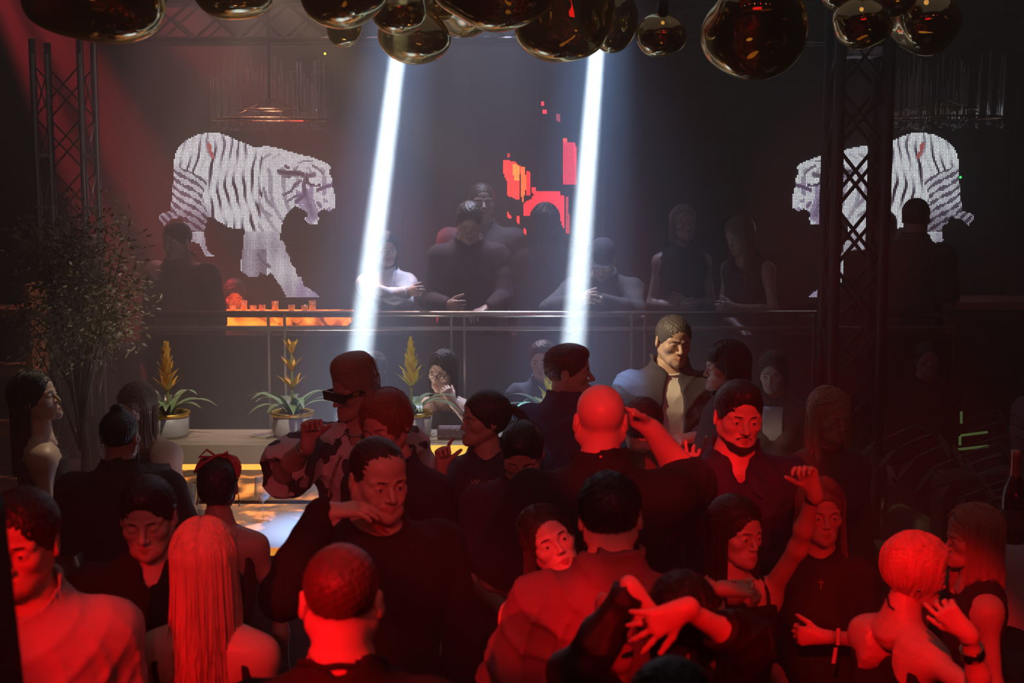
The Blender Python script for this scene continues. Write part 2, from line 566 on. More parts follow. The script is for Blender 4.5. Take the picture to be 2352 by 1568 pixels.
# ------------------------------------------------------------------ torso
def torso_table(sex, sh=1.0, belly=0.0, fl=1.0):
    if sex == 'm':
        z = [.80, .86, .93, 1.00, 1.08, 1.18, 1.28, 1.36, 1.41, 1.445, 1.475, 1.51]
        rx = [.150, .168, .170, .158, .150, .162, .182, .192, .180, .136, .084, .060]
        ry = [.095, .115, .118, .108, .104, .112, .122, .115, .098, .080, .066, .058]
        y = [.01, .01, .005, 0, 0, 0, .0, .008, .015, .018, .018, .012]
    else:
        z = [.80, .86, .93, 1.00, 1.08, 1.18, 1.27, 1.35, 1.40, 1.435, 1.465, 1.51]
        rx = [.150, .175, .174, .150, .122, .132, .146, .160, .155, .118, .070, .048]
        ry = [.098, .122, .120, .100, .086, .094, .105, .100, .088, .070, .055, .048]
        y = [.01, .015, .010, 0, 0, 0, -.002, .006, .012, .014, .014, .010]
    z, rx, ry, y = map(lambda q: np.array(q, float), (z, rx, ry, y))
    b = np.exp(-((z - 1.03) / .12) ** 2) * belly
    wsh = np.clip((z - 1.15) / .2, 0, 1) * np.clip((1.46 - z) / .05, 0, 1)
    rx = rx * (1 + (sh - 1) * wsh) + b * .5; ry = ry + b; y = y - b * .6
    return {'z': z, 'rx': rx, 'ry': ry, 'y': y}


def scaleT(T, s):
    T = {k: T[k] * s for k in T}
    m = max(T['rx'].max(), 0)
    T['lo'] = np.array([-m, (T['y'] - T['ry']).min(), T['z'][0]]); T['hi'] = np.array([m, (T['y'] + T['ry']).max(), T['z'][-1]])
    return T
def nz(v):
    v = np.asarray(v, float); return v / np.linalg.norm(v)


LOD = {'near': (.0028, .009, .0045), 'mid': (.0042, .011, .0055), 'far': (.0065, .016, .009)}
SKIN_A = (0.62, 0.41, 0.31); SKIN_B = (0.55, 0.35, 0.26); SKIN_C = (0.70, 0.50, 0.40)
DARKH = (0.018, 0.012, 0.010); BROWNH = (0.06, 0.035, 0.022); BLONDH = (0.55, 0.40, 0.26); REDH = (0.20, 0.07, 0.035); GREYH = (0.22, 0.20, 0.18)


def flow_strands(n, L, g, seed, az0=62, az1=180, e=.012, part=0.0, wave=.004, spreadout=.0, pull=None, pz=.115, rr=(.0022, .0009), curve=0.0, w=1.0, side=None):
    """hair strands in the head frame: from the parting over the skull, then hanging along g"""
    r = np.random.RandomState(seed)
    c = V3(0, .012, .03); ra = V3(.0755 * w + e, .096 + e, .083 + e)
    K = 22
    out = []
    ncl = max(14, n // 12); cl = [(r.uniform(az0, az1), r.uniform(-.4, 1.0), r.uniform(.86, 1.0), r.uniform(0, 6.28), r.uniform(18, 34)) for _ in range(ncl)]
    for i in range(n):
        s = r.choice((-1, 1)) if side is None else side
        ck = cl[r.randint(ncl)]; az = R(min(max(ck[0] + r.normal() * 2.2, az0), az1)) * s           # 0 = face
        root = V3(part + s * r.uniform(0, .012), r.uniform(-.075, .055), 0)
        d = V3(math.sin(az), -math.cos(az), 0)
        q = (root / ra); rho0 = min(math.hypot(q[0], q[1]), .93)
        th0 = math.asin(rho0); az_r = math.atan2(q[0], -q[1])
        ln = L * ck[2] * r.uniform(.93, 1.0)
        jit = (ck[1] + r.uniform(-.25, .25)) * .006
        th1 = R(r.uniform(96, 112))
        pts = []
        m = 11
        for j in range(m):
            t = j / (m - 1)
            th = th0 + (th1 - th0) * t
            # swing azimuth from the root's to the strand's own
            u = min(1, t * 1.6); u = u * u * (3 - 2 * u)
            da = (az - az_r + math.pi) % (2 * math.pi) - math.pi
            a = az_r + da * u
            rad = ra + jit
            pts.append(c + rad * V3(math.sin(th) * math.sin(a), -math.sin(th) * math.cos(a), math.cos(th)))
        p = pts[-1]; v = nz(pts[-1] - pts[-2])
        st = max(ln, .01) / (K - m)
        ph = ck[3] + r.normal() * .2; fr = ck[4]
        for j in range(K - m):
            tgt = nz(g)
            if pull is not None:
                tgt = nz(tgt * .8 + (np.asarray(pull) - p) * 2.0)
            v = nz(v * .45 + tgt * .55 + V3(d[0], d[1], 0) * spreadout)
            wv = V3(math.cos(ph + fr * j * st), math.sin(ph * 1.7 + fr * j * st), 0) * wave * (j / (K - m))
            if curve: v = nz(v + nz(-d) * curve * (j / (K - m)))
            p = p + v * st
            pts.append(p + wv)
        out.append(pts)
    return np.array(out)


def short_strands(n, ln, seed, w=1.0, flow=(0, -.6, .3), lift=.35, zmin=-.04, e=.006, r0=.0016):
    r = np.random.RandomState(seed)
    c = V3(0, .014, .036); ra = V3(.0755 * w + e, .095 + e, .081 + e)
    out = []
    while len(out) < n:
        v = nz(r.normal(size=3)); p = c + ra * v
        if p[2] < zmin or (p[1] < -.030 and p[2] < .072) or (p[1] < .03 and p[2] < .03): continue
        nr = nz(v / ra)
        f = np.asarray(flow, float) + r.normal(size=3) * .25
        if p[2] < .03: f = V3(0, .2, -1)
        f = f - nr * (f @ nr); f = nz(f + 1e-6)
        q = [p - nr * .004]
        for j in range(1, 5):
            t = j / 4
            q.append(p + f * ln * t + nr * (lift * ln * t - .9 * lift * ln * t * t * .6))
        out.append(q)
    return np.array(out)


def make_hair(style, hs, h, Rh, th, gl, w, seed, L=.4, opt=None):
    """returns (V, F) in the body frame; gl: gravity in the head frame"""
    o = opt or {}
    e = {'short': .010, 'crop': .0065, 'buzz': .0025, 'tall': .012, 'bun': .007, 'updo': .012}.get(style, .012)
    lo, hi = (-.125, -.14, -.14), (.125, .17, .18)
    f = Field(lo, hi, h)
    base = el((0, .014, .036), (.0755 * w + e, .095 + e, .081 + e), k=.01)
    f.add(base)
    if style == 'tall':
        f.add(rc((0, -.035, .105), (0, .05, .105), .055, .05, .03))
        f.add(el((0, .0, .11), (.062, .085, .055), k=.03))
    if style == 'short' and o.get('top'):
        f.add(el((0, -.012, .085), (.062 * w, .080, .045), k=.02))
    if style in ('long', 'bob', 'pony') and o.get('vol', 1):
        f.add(el((0, .03, .02), (.086 * w, .085, .095), k=.03))
    if style == 'bun':
        f.add(el(o.get('bun', (0, .055, .125)), (.030, .030, .026), k=.012))
    if style == 'updo':
        f.add(el((0, .06, -.01), (.070, .060, .075), k=.03))
    # the face and neck stay free
    hl = o.get('hairline', .0)
    f.sub(el((0, -.12, .0), (.074, .062 + o.get('open', 0), .078 + hl), k=.006))
    if style in ('short', 'crop', 'buzz', 'tall'):
        for s in (-1, 1):
            f.sub(rc((s * .095, -.045, -.045), (s * .06, -.09, -.01), .046, .04, .006))
            f.sub(rc((s * .11, .012, -.045), (s * .05, .012, -.10), .040, .045, .006))
        f.plane((0, .25, -1), .058)
    elif style in ('bun', 'pony', 'updo'):
        for s in (-1, 1):
            f.sub(rc((s * .10, -.045, -.045), (s * .06, -.09, -.01), .046, .04, .006))
            f.sub(rc((s * .11, .0, -.055), (s * .07, .0, -.12), .036, .045, .006))
        f.plane((0, .2, -1), .070)
    else:
        f.sub(rc((0, -.11, -.02), (0, -.07, -.14), .055, .075, .006))
    am = o.get('amp', .0012)
    f.disp(lambda x, y, z: am * (np.sin(x * 410 + 3 * np.sin(z * 60)) * np.sin(y * 300 + seed) + .6 * np.sin(z * 350 + x * 200)))
    V, F = f.net()
    ch = [(V, F)]
    if style in ('short', 'tall', 'crop'):
        n = int(o.get('n', 420))
        if n:
            S = short_strands(n, o.get('ln', .022 if style != 'tall' else .03), seed, w, o.get('flow', (0, .6, .25) if style != 'tall' else (0, -.2, 1.2)), o.get('lift', .4), e=e * .6)
            if style == 'tall': S[:, :, 2] += np.where(S[:, :, 2] > .08, .028, 0)
            ch.append(tubes(S, .0015, .0004, 3))
    if style == 'pony':
        B = V3(*o.get('tie', (0, .105, .06)))
        n = 90; r = np.random.RandomState(seed); out = []
        for i in range(n):
            a = r.uniform(0, 6.28); q = r.uniform(0, 1) ** .5
            p = B + V3(math.cos(a), 0, math.sin(a)) * .012 * q; v = nz(V3(math.cos(a) * .5 * q, 1.0, .3 + .3 * math.sin(a)))
            pts = [p - v * .02]; st = L * r.uniform(.85, 1) / 18
            for j in range(19):
                v = nz(v * .75 + nz(gl) * .25 + V3(0, .0, 0))
                p = p + v * st
                pts.append(p + V3(math.cos(a), math.sin(a) * .5, 0) * q * .022 * math.sin(min(1, j / 8) * 1.57))
            out.append(pts)
        ch.append(tubes(np.array(out), .0045, .0015, 4))
        f2 = Field((-.03, .06, B[2] - .04), (.03, .14, B[2] + .04), h); f2.add(el(B, (.018, .018, .018))); ch.append(f2.net())
    if style == 'braid':
        pass
    if style in ('long', 'bob'):
        kw = dict(e=.013, w=w); kw.update(o.get('kw', {}))
        n = int(o.get('n', 350))
        S = flow_strands(n, L, gl, seed, **kw)
        r0 = o.get('r0', .0024)
        ch.append(tubes(S, r0, r0 * .35, 5))
        S2 = flow_strands(n // 3, L * .96, gl, seed + 50, **dict(kw, e=.006))
        ch.append(tubes(S2, r0 * 3.0, r0 * 1.0, 5))
    V, F, M = join(ch)
    V = (V * hs) @ Rh.T + th
    return V, F


PEOPLE = {}


def person(key, px, py, d, yaw, label, sex='m', lod='mid', ground=0.0, head=(0, 0, 0), lean=0.0, side=0.0, arms=None, skinc=SKIN_A,
           hair=('short', DARKH), top=None, bottom=None, jaw=1.0, smile=0.0, fat=0.0, belly=0.0, broad=1.0, group=None, sit=False,
           hs=1.0, closed=False, H=None, seed=None, crown=None, hairopt=None, L=.4, legs=True, brow=True, lipc=None, thick=1.0):
    hH, hB, hF = LOD[lod]
    seed = seed if seed is not None else sum(map(ord, key))
    female = sex == 'f'
    T1 = torso_table(sex, broad, belly)
    ct = at(px, py, d) - Vector((0, 0, .122))
    # unit-scale torso frame (lean about the hips) and head frame
    Rt = rotm('X', lean) @ rotm('Y', side)
    piv = V3(0, 0, .93)
    tf = lambda p, s=1.0: Rt @ (np.asarray(p, float) - piv) + piv
    Rh0 = rotm('Z', head[0]) @ rotm('X', head[1]) @ rotm('Y', head[2])
    Rh = Rt @ Rh0
    hp = V3(0, .012, 1.520)
    hc1 = tf(hp + Rh0 @ V3(0, -.016, .098))
    if sit:
        s = (H or (1.75 if not female else 1.66)) / 1.75
        zoff = ct.z - ground - hc1[2] * s
    else:
        s = (ct.z - ground) / hc1[2]
        zoff = 0.0
        if H:  # a fixed height: knees give a little
            zoff = (ct.z - ground) - hc1[2] * H / 1.75; s = H / 1.75
    Rz = rotm('Z', yaw)
    off = Rz @ V3(hc1[0] * s, hc1[1] * s, 0)
    root = Vector((ct.x - off[0], ct.y - off[1], ground))
    shift = V3(0, 0, zoff)
    hsS = s * hs * (1.0 if not female else .99)
    th = hc1 * s + shift
    X = lambda p: tf(p) * s + shift            # torso point, unit -> body frame
    wl = lambda v: Rz.T @ np.asarray(v, float)   # world dir -> local
    wp = lambda p: Rz.T @ (np.asarray(p, float) - np.array(root))
    base = empty('person', root, label, 'person', group, R(yaw))

    Ts = scaleT(T1, s)
    tor = ('pf', None, (Rt, piv * s - Rt @ (piv * s) + shift), Ts, 0.0, .03)
    nr = (.059 if not female else .042) * s * (1 + fat * 3)
    c7 = X((0, .020, 1.43))
    hb = Rh @ (V3(0, .022, -.050) * hsS) + th
    hb2 = Rh @ (V3(0, .010, -.085) * hsS) + th
    neck = [rc(c7, hb, nr * 1.12, nr * .98, .03), rc(X((0, -.01, 1.44)), hb2, nr * .72, nr * .70, .03)]
    sw = (.178 if not female else .150) * broad
    am = (1.0 if not female else .80) * thick
    prims = [tor] + neck
    armp = {}
    hands = []
    hd_info = {}
    arms = arms or {}
    for sd, sg in (('L', 1), ('R', -1)):
        sh = X((sg * sw, .014, 1.378 if not female else 1.360))
        sp = arms.get(sd, 'hang')
        Lu, Lf = .285 * s, .255 * s
        ho = {}
        if sp == 'hang':
            u = nz((sg * .14, .05, -1)); e_ = sh + u * Lu; fdir = nz((sg * .05, -.22, -1)); wr = e_ + fdir * Lf
        elif sp[0] == 'ik':
            tw = wp(sp[1]); pole = wl(sp[2]); ho = sp[3] if len(sp) > 3 else {}
            v = tw - sh; D_ = min(np.linalg.norm(v), (Lu + Lf) * .995); v = nz(v)
            a = (Lu ** 2 - Lf ** 2 + D_ ** 2) / (2 * D_); hgt = math.sqrt(max(Lu ** 2 - a * a, 0))
            pl = nz(pole - v * (pole @ v)); e_ = sh + v * a + pl * hgt; wr = sh + v * D_
        else:
            u = nz(wl(sp[0])); fdir = nz(wl(sp[1])); ho = sp[2] if len(sp) > 2 else {}
            e_ = sh + u * Lu; wr = e_ + fdir * Lf
        fdir = nz(wr - e_)
        hd = nz(wl(ho['d'])) if 'd' in ho else fdir
        n = wl(ho['n']) if 'n' in ho else (V3(-sg, 0, 0) if abs(hd[0]) < .8 else V3(0, 0, -1))
        hsc = (.96 if not female else .86) * s
        side_ = -sg if sp != 'x' else sg
        # the thumb side: with fingers d and palm n, a left hand's thumb lies along n x d
        P_, G_, tips = hand_prims(wr + hd * .012 * s, hd, n, side_, hsc, ho.get('curl', .3), ho.get('spread', .25), ho.get('curls'), ho.get('thumb', .4))
        mid = e_ + fdir * Lf * .35
        up = [el(sh, V3(.052, .054, .056) * s * (am * .5 + .5), k=.06), rc(sh, e_, .047 * s * am, .038 * s * am, .03)]
        fo = [rc(e_, mid, .038 * s * am, .040 * s * am, .03), rc(mid, wr, .040 * s * am, .0255 * s * am, .02)]
        prims += up + fo
        armp[sd] = (up, fo, sh, e_, wr, hd, n)
        hands.append((P_, G_, wr, fo, hd, tips, hsc))
    legp = []
    feet = []
    if legs:
        for sg in (-1, 1):
            hip = V3(sg * .088, .0, .88) * s + shift
            if sit:
                kn = hip + V3(sg * .05, -.40, .02) * s; an = V3(kn[0], kn[1] + .03, max(kn[2] - .42 * s, .08))
            else:
                kn = V3(hip[0] * 1.1, -.015, hip[2] * .54); an = V3(sg * .10 * s, .01, .085)
            legp.append([rc(hip, kn, .082 * s, .056 * s, .03), rc(kn, kn * .6 + an * .4 + V3(0, .012, 0), .055 * s, .054 * s, .02), rc(kn * .6 + an * .4 + V3(0, .012, 0), an, .052 * s, .036 * s, .02)])
            feet.append(an)
    # --- the body: one mesh out of coarse trunk, fine head, fine hands
    lo = V3(9, 9, 9); hi = -lo
    for p in prims + [q for l in legp for q in l]:
        if p[0] == 'rc':
            lo = np.minimum(lo, np.minimum(p[1] - p[3], p[2] - p[4])); hi = np.maximum(hi, np.maximum(p[1] + p[3], p[2] + p[4]))
        elif p[0] == 'el':
            lo = np.minimum(lo, p[1] - p[2].max()); hi = np.maximum(hi, p[1] + p[2].max())
        else:
            cs = np.array([[(Ts['lo'], Ts['hi'])[i][0], (Ts['lo'], Ts['hi'])[j][1], (Ts['lo'], Ts['hi'])[k][2]] for i in (0, 1) for j in (0, 1) for k in (0, 1)]) @ Rt.T + p[2][1]
            lo = np.minimum(lo, cs.min(0)); hi = np.maximum(hi, cs.max(0))
    lo = lo - .05; hi = hi + .05
    fb = Field(lo, hi, hB)
    for p in prims: fb.add(p)
    for l in legp:
        for p in l: fb.add(p)
    for a_ in feet:
        fb.add(rc(a_ + V3(0, .02, -.045), a_ + V3(0, -.13 * s, -.06), .032, .024, .02))
    V, F = fb.net()
    ch = [(V, F, 0)]
    inv = lambda p: ('rc', (Rh.T @ (p[1] - th)) / hsS, (Rh.T @ (p[2] - th)) / hsS, p[3] / hsS, p[4] / hsS, .022)
    Vh, Fh, Mh = head_chunk(sex, hH, jaw, smile, fat, [inv(p) for p in neck], ears_on=True, closed=closed)
    ch.append(((Vh * hsS) @ Rh.T + th, Fh, Mh))
    for P_, G_, wr, fo, hd, tips, hsc in hands:
        c = wr + hd * .09 * s
        fh = Field(c - .145 * s, c + .145 * s, hF * (.75 if lod == 'near' else 1))
        for p in P_: fh.add(p)
        fh.add(fo[1])
        for g_ in G_: fh.add(g_)
        ch.append(fh.net() + (0,))
    V, F, M = join(ch)
    sk = skin(skinc)
    lm = mat('lips', lipc or tuple(np.array(skinc) * (.8, .5, .5)), .35, spec=.5)
    body = link('body', npmesh('body', V, F, True, M), [sk, lm], base)
    # --- face parts
    HX = lambda p: Vector(Rh @ (np.asarray(p, float) * hsS) + th)
    Mrot = Matrix(Rh.tolist()).to_4x4()
    eyeW = mat('eye_white', (0.75, 0.72, 0.68), .25); 
    if lod != 'far' and not closed:
        for sx in (-1, 1):
            m = MB(); c0 = V3(sx * .0315, -.0750, -.004)
            m.ball(HX(c0), .0118 * hsS, 14, 10)
            eo = m.build('eye', eyeW, base)
            m = MB(); m.ball(HX(c0 + V3(0, -.0068, 0)), .0066 * hsS, 12, 8)
            m.build('iris', mat('iris', (0.03, 0.02, 0.015), .15), eo)
    if brow and lod != 'far':
        for sx in (-1, 1):
            m = MB()
            m.tube([HX((sx * .012, -.0915, .0172)), HX((sx * .024, -.0895, .0188)), HX((sx * .038, -.0820, .0185)), HX((sx * .050, -.0720, .0125))],
                   [.0018 * hsS, .0028 * hsS, .0028 * hsS, .001 * hsS], 6)
            m.build('eyebrow', hairm(tuple(np.array(hair[1]) * .7) if hair[1] else DARKH), base)
    # --- hair
    gl = Rh.T @ V3(0, 0, -1)
    if hair[0] != 'bald':
        Vq, Fq = make_hair(hair[0], hsS, max(hH, .0036), Rh, th, gl, 1.0 if not female else .95, seed, L, dict(hair[2]) if len(hair) > 2 else None)
        link('hair', npmesh('hair', Vq, Fq), hairm(hair[1], .33 if len(hair) < 4 else hair[3]), base)
    # --- clothes
    for top in ([top] if isinstance(top, dict) else (top or [])):
        off = top.get('off', .012)
        g = Field(lo, hi, hB)
        g.add(grow(tor, off))
        if 'zmax' not in top: g.add(('rc', c7, X((0, .018, 1.462)), nr * 1.16 + off, nr * 1.12 + off, .03))
        if female and top.get('bust', 1):
            for sg in (-1, 1):
                g.add(el(X((sg * .062, -.088, 1.225)), V3(.058, .055, .058) * s, k=.03))
        sl0 = top.get('sleeve', .5)
        if sl0 > 0:
            for sd in ('L', 'R'):
                up, fo, sh, e_, wr, hd, n = armp[sd]
                g.add(grow(el(sh, up[0][2], k=.05), off))
                sl = top.get('sleeve' + sd, top.get('sleeve', .5)); lu = min(sl, 1.0)
                loose = top.get('loose', .012 if sl <= 1 else .006)
                g.add(('rc', sh, sh + (e_ - sh) * lu, up[1][3] + off + .002, up[1][3] * (1 - lu) + up[1][4] * lu + off + loose, .03))
                if sl > 1:
                    le = min(sl - 1, 1)
                    g.add(grow(('rc', e_, e_ + (fo[0][2] - e_) * min(1, le * 2.8), fo[0][3], fo[0][4], .02), off))
                    if le > .36:
                        q = fo[0][2] + (wr - fo[0][2]) * ((le - .35) / .65)
                        g.add(('rc', fo[0][2], q, fo[1][3] + off, fo[1][4] + off * .8 + .004, .02))
                if sl <= 1:      # flat end of the sleeve
                    u = nz(e_ - sh); cpt = sh + (e_ - sh) * lu
                    rr = up[1][4] + .05
                    g.sub(('rc', cpt + u * (rr + .004), cpt + u * (rr + .02), rr, rr, .002))
                elif sl < 2:
                    u = nz(wr - e_); cpt = e_ + (wr - e_) * (sl - 1); g.sub(('rc', cpt + u * .062, cpt + u * .08, .06, .06, .002))
                else:
                    g.sub(('rc', wr + hd * .062, wr + hd * .10, .058, .058, .002))
        nk = top.get('neck', 'crew')
        G0 = g.F.copy()
        zc = top.get('neckz', 1.53 if not female else 1.52)
        g.sub(el(X((0, -.008, zc)), V3(nr / s + .030, nr / s + .042, .075) * s, Rt, k=.004))
        if nk == 'v': g.sub(rc(X((0, -.10, top.get('vz', 1.33))), X((0, -.06, 1.50)), .006, .046, .004))
        if nk == 'scoop': g.sub(el(X((0, -.09, 1.44)), V3(.085, .09, .09) * s, k=.004))
        if nk == 'backless':
            g.sub(el(X((0, .16, 1.27)), V3(.15, .14, .26) * s, k=.004)); g.sub(el(X((0, .0, 1.47)), V3(.22, .2, .08) * s, k=.004))
        for c_, r_ in top.get('cut', ()): g.sub(el(X(c_), V3(*r_) * s, k=.004))
        if 'zmax' in top: g.plane(tuple(Rt @ V3(0, 0, 1)), float((Rt @ V3(0, 0, 1)) @ X((0, 0, top['zmax']))))
        zmin = top.get('hem', .86) * s + shift[2]
        if top.get('skirt'):
            L0 = top['skirt']
            for p in ((0, 0, .95),):
                g.add(rc(V3(0, .0, .93) * s + shift, V3(0, 0, L0) * s, .13 * s, .17 * s, .06))
            zmin = L0 * s
        g.plane((0, 0, -1), -zmin)
        wa = top.get('wrinkle', .0035)
        r_ = np.random.RandomState(seed + 5); a1_, a2_, a3_ = r_.uniform(0, 6, 3)
        def folds(x, y, z):
            q1 = z * 30 - np.abs(x) * 26 + 2.2 * np.sin(x * 7 + y * 9 + a1_) + a2_
            q2 = z * 21 + x * 34 + 2.0 * np.sin(z * 9 + a3_) + 1.5 * np.sin(y * 15)
            r1 = (1 - np.abs(np.sin(q1))) ** 2; r2 = (1 - np.abs(np.sin(q2))) ** 3
            m1 = .5 + .5 * np.sin(x * 11 + z * 6 + a2_); m2 = .5 + .5 * np.sin(z * 13 - x * 5 + a3_)
            return -wa * (1.3 * r1 * m1 + 1.5 * r2 * m2) - wa * .35 * (1 + np.sin(z * 16 + x * 12 + a1_))
        g.disp(folds)
        Vg, Fg = g.net()
        clothm = top.get('mat') or cloth(top['c'], top.get('rough', .85))
        go = link(top.get('name', 'shirt'), npmesh('top', Vg, Fg), clothm, base)
        if nk == 'crew' and lod != 'far' and 'zmax' not in top:
            cc = X((0, -.008, zc)); ea, eb, ec = (nr / s + .030) * s, (nr / s + .042) * s, .075 * s
            ring = []
            for j in range(40):
                ph_ = 2 * math.pi * j / 40; hit = None
                for t_ in range(60):
                    th_ = math.pi - math.pi * .62 * t_ / 59
                    q = cc + Rt @ V3(ea * math.sin(th_) * math.cos(ph_), eb * math.sin(th_) * math.sin(ph_), ec * math.cos(th_))
                    ii = tuple(np.clip(np.round((q - g.lo) / g.h).astype(int), 0, np.array(G0.shape) - 1))
                    if G0[ii] > 0: hit = q; break
                if hit is not None: ring.append(hit)
            if len(ring) > 30:
                rr = np.array(ring); rr = (np.roll(rr, 1, 0) + rr * 2 + np.roll(rr, -1, 0)) / 4; rr = (np.roll(rr, 1, 0) + rr * 2 + np.roll(rr, -1, 0)) / 4
                mk = MB(); mk.tube([tuple(q) for q in rr] + [tuple(rr[0]), tuple(rr[1])], .0065 * s, 8, cap=False)
                mk.build('collar', clothm, go)
    if bottom and legs:
        lo2 = lo.copy(); hi2 = hi.copy(); hi2[2] = 1.06 * s + shift[2]
        g = Field(lo2, hi2, hB * 1.3)
        g.add(grow(tor, .007))
        for l in legp:
            for p in l: g.add(grow(p, bottom.get('off', .014)))
        g.plane((0, 0, 1), .98 * s + shift[2]); g.plane((0, 0, -1), -bottom.get('hem', .07))
        Vg, Fg = g.net()
        link(bottom.get('name', 'trousers'), npmesh('bottom', Vg, Fg), cloth(bottom['c']), base)
    if legs:
        for a_ in feet:
            g = Field((a_[0] - .08, a_[1] - .25, 0), (a_[0] + .08, a_[1] + .1, .16), .008)
            g.add(rc((a_[0], a_[1] + .02, .055), (a_[0], a_[1] - .14 * s, .045), .045, .040, .02)); g.add(rc(a_, a_ + V3(0, 0, -.03), .045, .045, .03))
            g.plane((0, 0, -1), -.004); g.plane((0, 0, 1), .12)
            v_, f_ = g.net()
            link('shoe', npmesh('shoe', v_, f_), mat('shoe_leather', (.02, .018, .018), .4), base)
    info = dict(base=base, HX=HX, hs=hsS, s=s, arm=armp, X=lambda p: Vector(X(p)), Rh=Rh, Mrot=Mrot, hands=hands, body=body, root=root, wp=wp, wl=wl, Rz=Rz)
    PEOPLE[key] = info
    return info


def part(m, name, mt, info):
    return m.build(name, mt, info['base'])


def ring_on(info, sd, r=None, t=.004, name='bracelet', mt=None, pos=.9, w=.006, n=24):
    """a band round the wrist"""
    up, fo, sh, e_, wr, hd, nn = info['arm'][sd]
    c = e_ + (wr - e_) * pos; ax = nz(wr - e_)
    r = r or (fo[1][3] + (fo[1][4] - fo[1][3]) * max(0, (pos - .35) / .65)) + .0015
    u = nz(np.cross(ax, V3(.3, .2, .9))); v = np.cross(ax, u)
    m = MB()
    rings = []
    for q, rr in ((-w, r), (-w, r + t), (w, r + t), (w, r)):
        rings.append([m.bm.verts.new(Vector(c + ax * q + (u * math.cos(a) + v * math.sin(a)) * rr)) for a in [2 * math.pi * j / n for j in range(n)]])
    for k in range(4):
        a, b = rings[k], rings[(k + 1) % 4]
        for j in range(n):
            f = m.bm.faces.new((a[j], a[(j + 1) % n], b[(j + 1) % n], b[j])); f.smooth = True
    return part(m, name, mt, info)
# ------------------------------------------------------------------ the room
def structure(name, m, mt):
    o = m.build(name, mt); o['kind'] = 'structure'; return o

floorm = mat('dark_floor', (0.035, 0.028, 0.025), .35, noise=.3, scale=3, bump=.1, bscale=30)
blackm = mat('black_paint', (0.012, 0.011, 0.011), .8, noise=.2, scale=4)
wallm = mat('dark_wall', (0.02, 0.016, 0.016), .75, noise=.3, scale=2, bump=.1, bscale=12)
structure('floor', MB().box((0, 4, -.05), (15, 20, .1)), floorm)
structure('ceiling', MB().box((0, 4, 6.05), (15, 20, .1)), blackm)
structure('wall_back', MB().box((0, 12.05, 3), (15, .1, 6)), wallm)
structure('wall_left', MB().box((-7.05, 4, 3), (.1, 16, 6)), wallm)
structure('wall_right', MB().box((7.05, 4, 3), (.1, 16, 6)), wallm)
structure('wall_front', MB().box((0, -5.05, 3), (15, .1, 6)), wallm)
PLZ = 0.5
structure('floor_platform', MB().box((0, 10.4, PLZ / 2), (13.9, 3.2, PLZ)), mat('platform', (.03, .026, .025), .5, noise=.2, scale=4))

# --- onyx, lit from behind
def onyx(name, base, glow, es, scale, lo, hi, distort=3.0, sy=1.0):
    m = D.materials.new(name); m.use_nodes = True
    N, L = nt(m); b = N['Principled BSDF']
    tc = N.new('ShaderNodeTexCoord'); mp = N.new('ShaderNodeMapping'); L.new(tc.outputs['Object'], mp.inputs[0])
    mp.inputs['Scale'].default_value = (1.0, 1.0, sy)
    n = N.new('ShaderNodeTexNoise'); n.inputs['Scale'].default_value = scale; n.inputs['Detail'].default_value = 7; n.inputs['Distortion'].default_value = distort
    L.new(mp.outputs[0], n.inputs['Vector'])
    r = N.new('ShaderNodeValToRGB'); L.new(n.outputs['Fac'], r.inputs[0])
    r.color_ramp.elements[0].position = lo; r.color_ramp.elements[0].color = (0, 0, 0, 1)
    r.color_ramp.elements[1].position = hi; r.color_ramp.elements[1].color = (1, 1, 1, 1)
    b.inputs['Base Color'].default_value = (*base, 1); b.inputs['Roughness'].default_value = .18
    c = N.new('ShaderNodeValToRGB'); L.new(n.outputs['Fac'], c.inputs[0])
    c.color_ramp.elements[0].position = lo; c.color_ramp.elements[0].color = (glow[0], glow[1] * .5, glow[2] * .3, 1)
    c.color_ramp.elements[1].position = min(hi + .1, 1); c.color_ramp.elements[1].color = (*glow, 1)
    L.new(c.outputs[0], b.inputs['Emission Color'])
    mu = N.new('ShaderNodeMath'); mu.operation = 'MULTIPLY'; mu.inputs[1].default_value = es
    L.new(r.outputs[0], mu.inputs[0]); L.new(mu.outputs[0], b.inputs['Emission Strength'])
    return m

# --- bar ledge with lit onyx, and the lower table it looks onto
LY = 7.15
zt = at(700, 1020, LY).z; z1 = at(700, 1066, LY).z; z2 = at(700, 1080, LY).z; z3 = at(700, 1150, LY).z
xl, xr = at(330, 1020, LY).x, at(1290, 1020, LY).x
bar = empty('bar_counter', ((xl + xr) / 2, LY, 0), 'beige stone bar ledge with orange backlit onyx front, carrying the potted plants', 'bar counter')
bc = Vector(((xl + xr) / 2, LY, 0)); W_ = xr - xl
beige = mat('beige_stone', (0.34, 0.28, 0.20), .45, noise=.12, scale=6)
MB().box((0, .21, (zt + z1) / 2), (W_, .42, zt - z1), bev=.004).build('ledge', beige, bar)
MB().box((0, .23, z1 / 2 - .005), (W_ - .02, .36, z1 - .012)).build('carcass', mat('bar_carcass', (.03, .025, .02), .6), bar)
MB().box((0, .035, (z1 + z2) / 2 - .002), (W_ - .02, .03, z1 - z2)).build('light_strip', mat('strip_glow', (1, .5, .1), .5, emit=(1.0, .42, .06), es=1.6), bar)
MB().box((0, .030, (z2 + z3) / 2), (W_ - .02, .04, z2 - z3)).build('onyx_panel', onyx('onyx_panel', (.30, .21, .12), (1.0, .42, .07), 1.3, 3.2, .50, .66, 3.0, 2.2), bar)
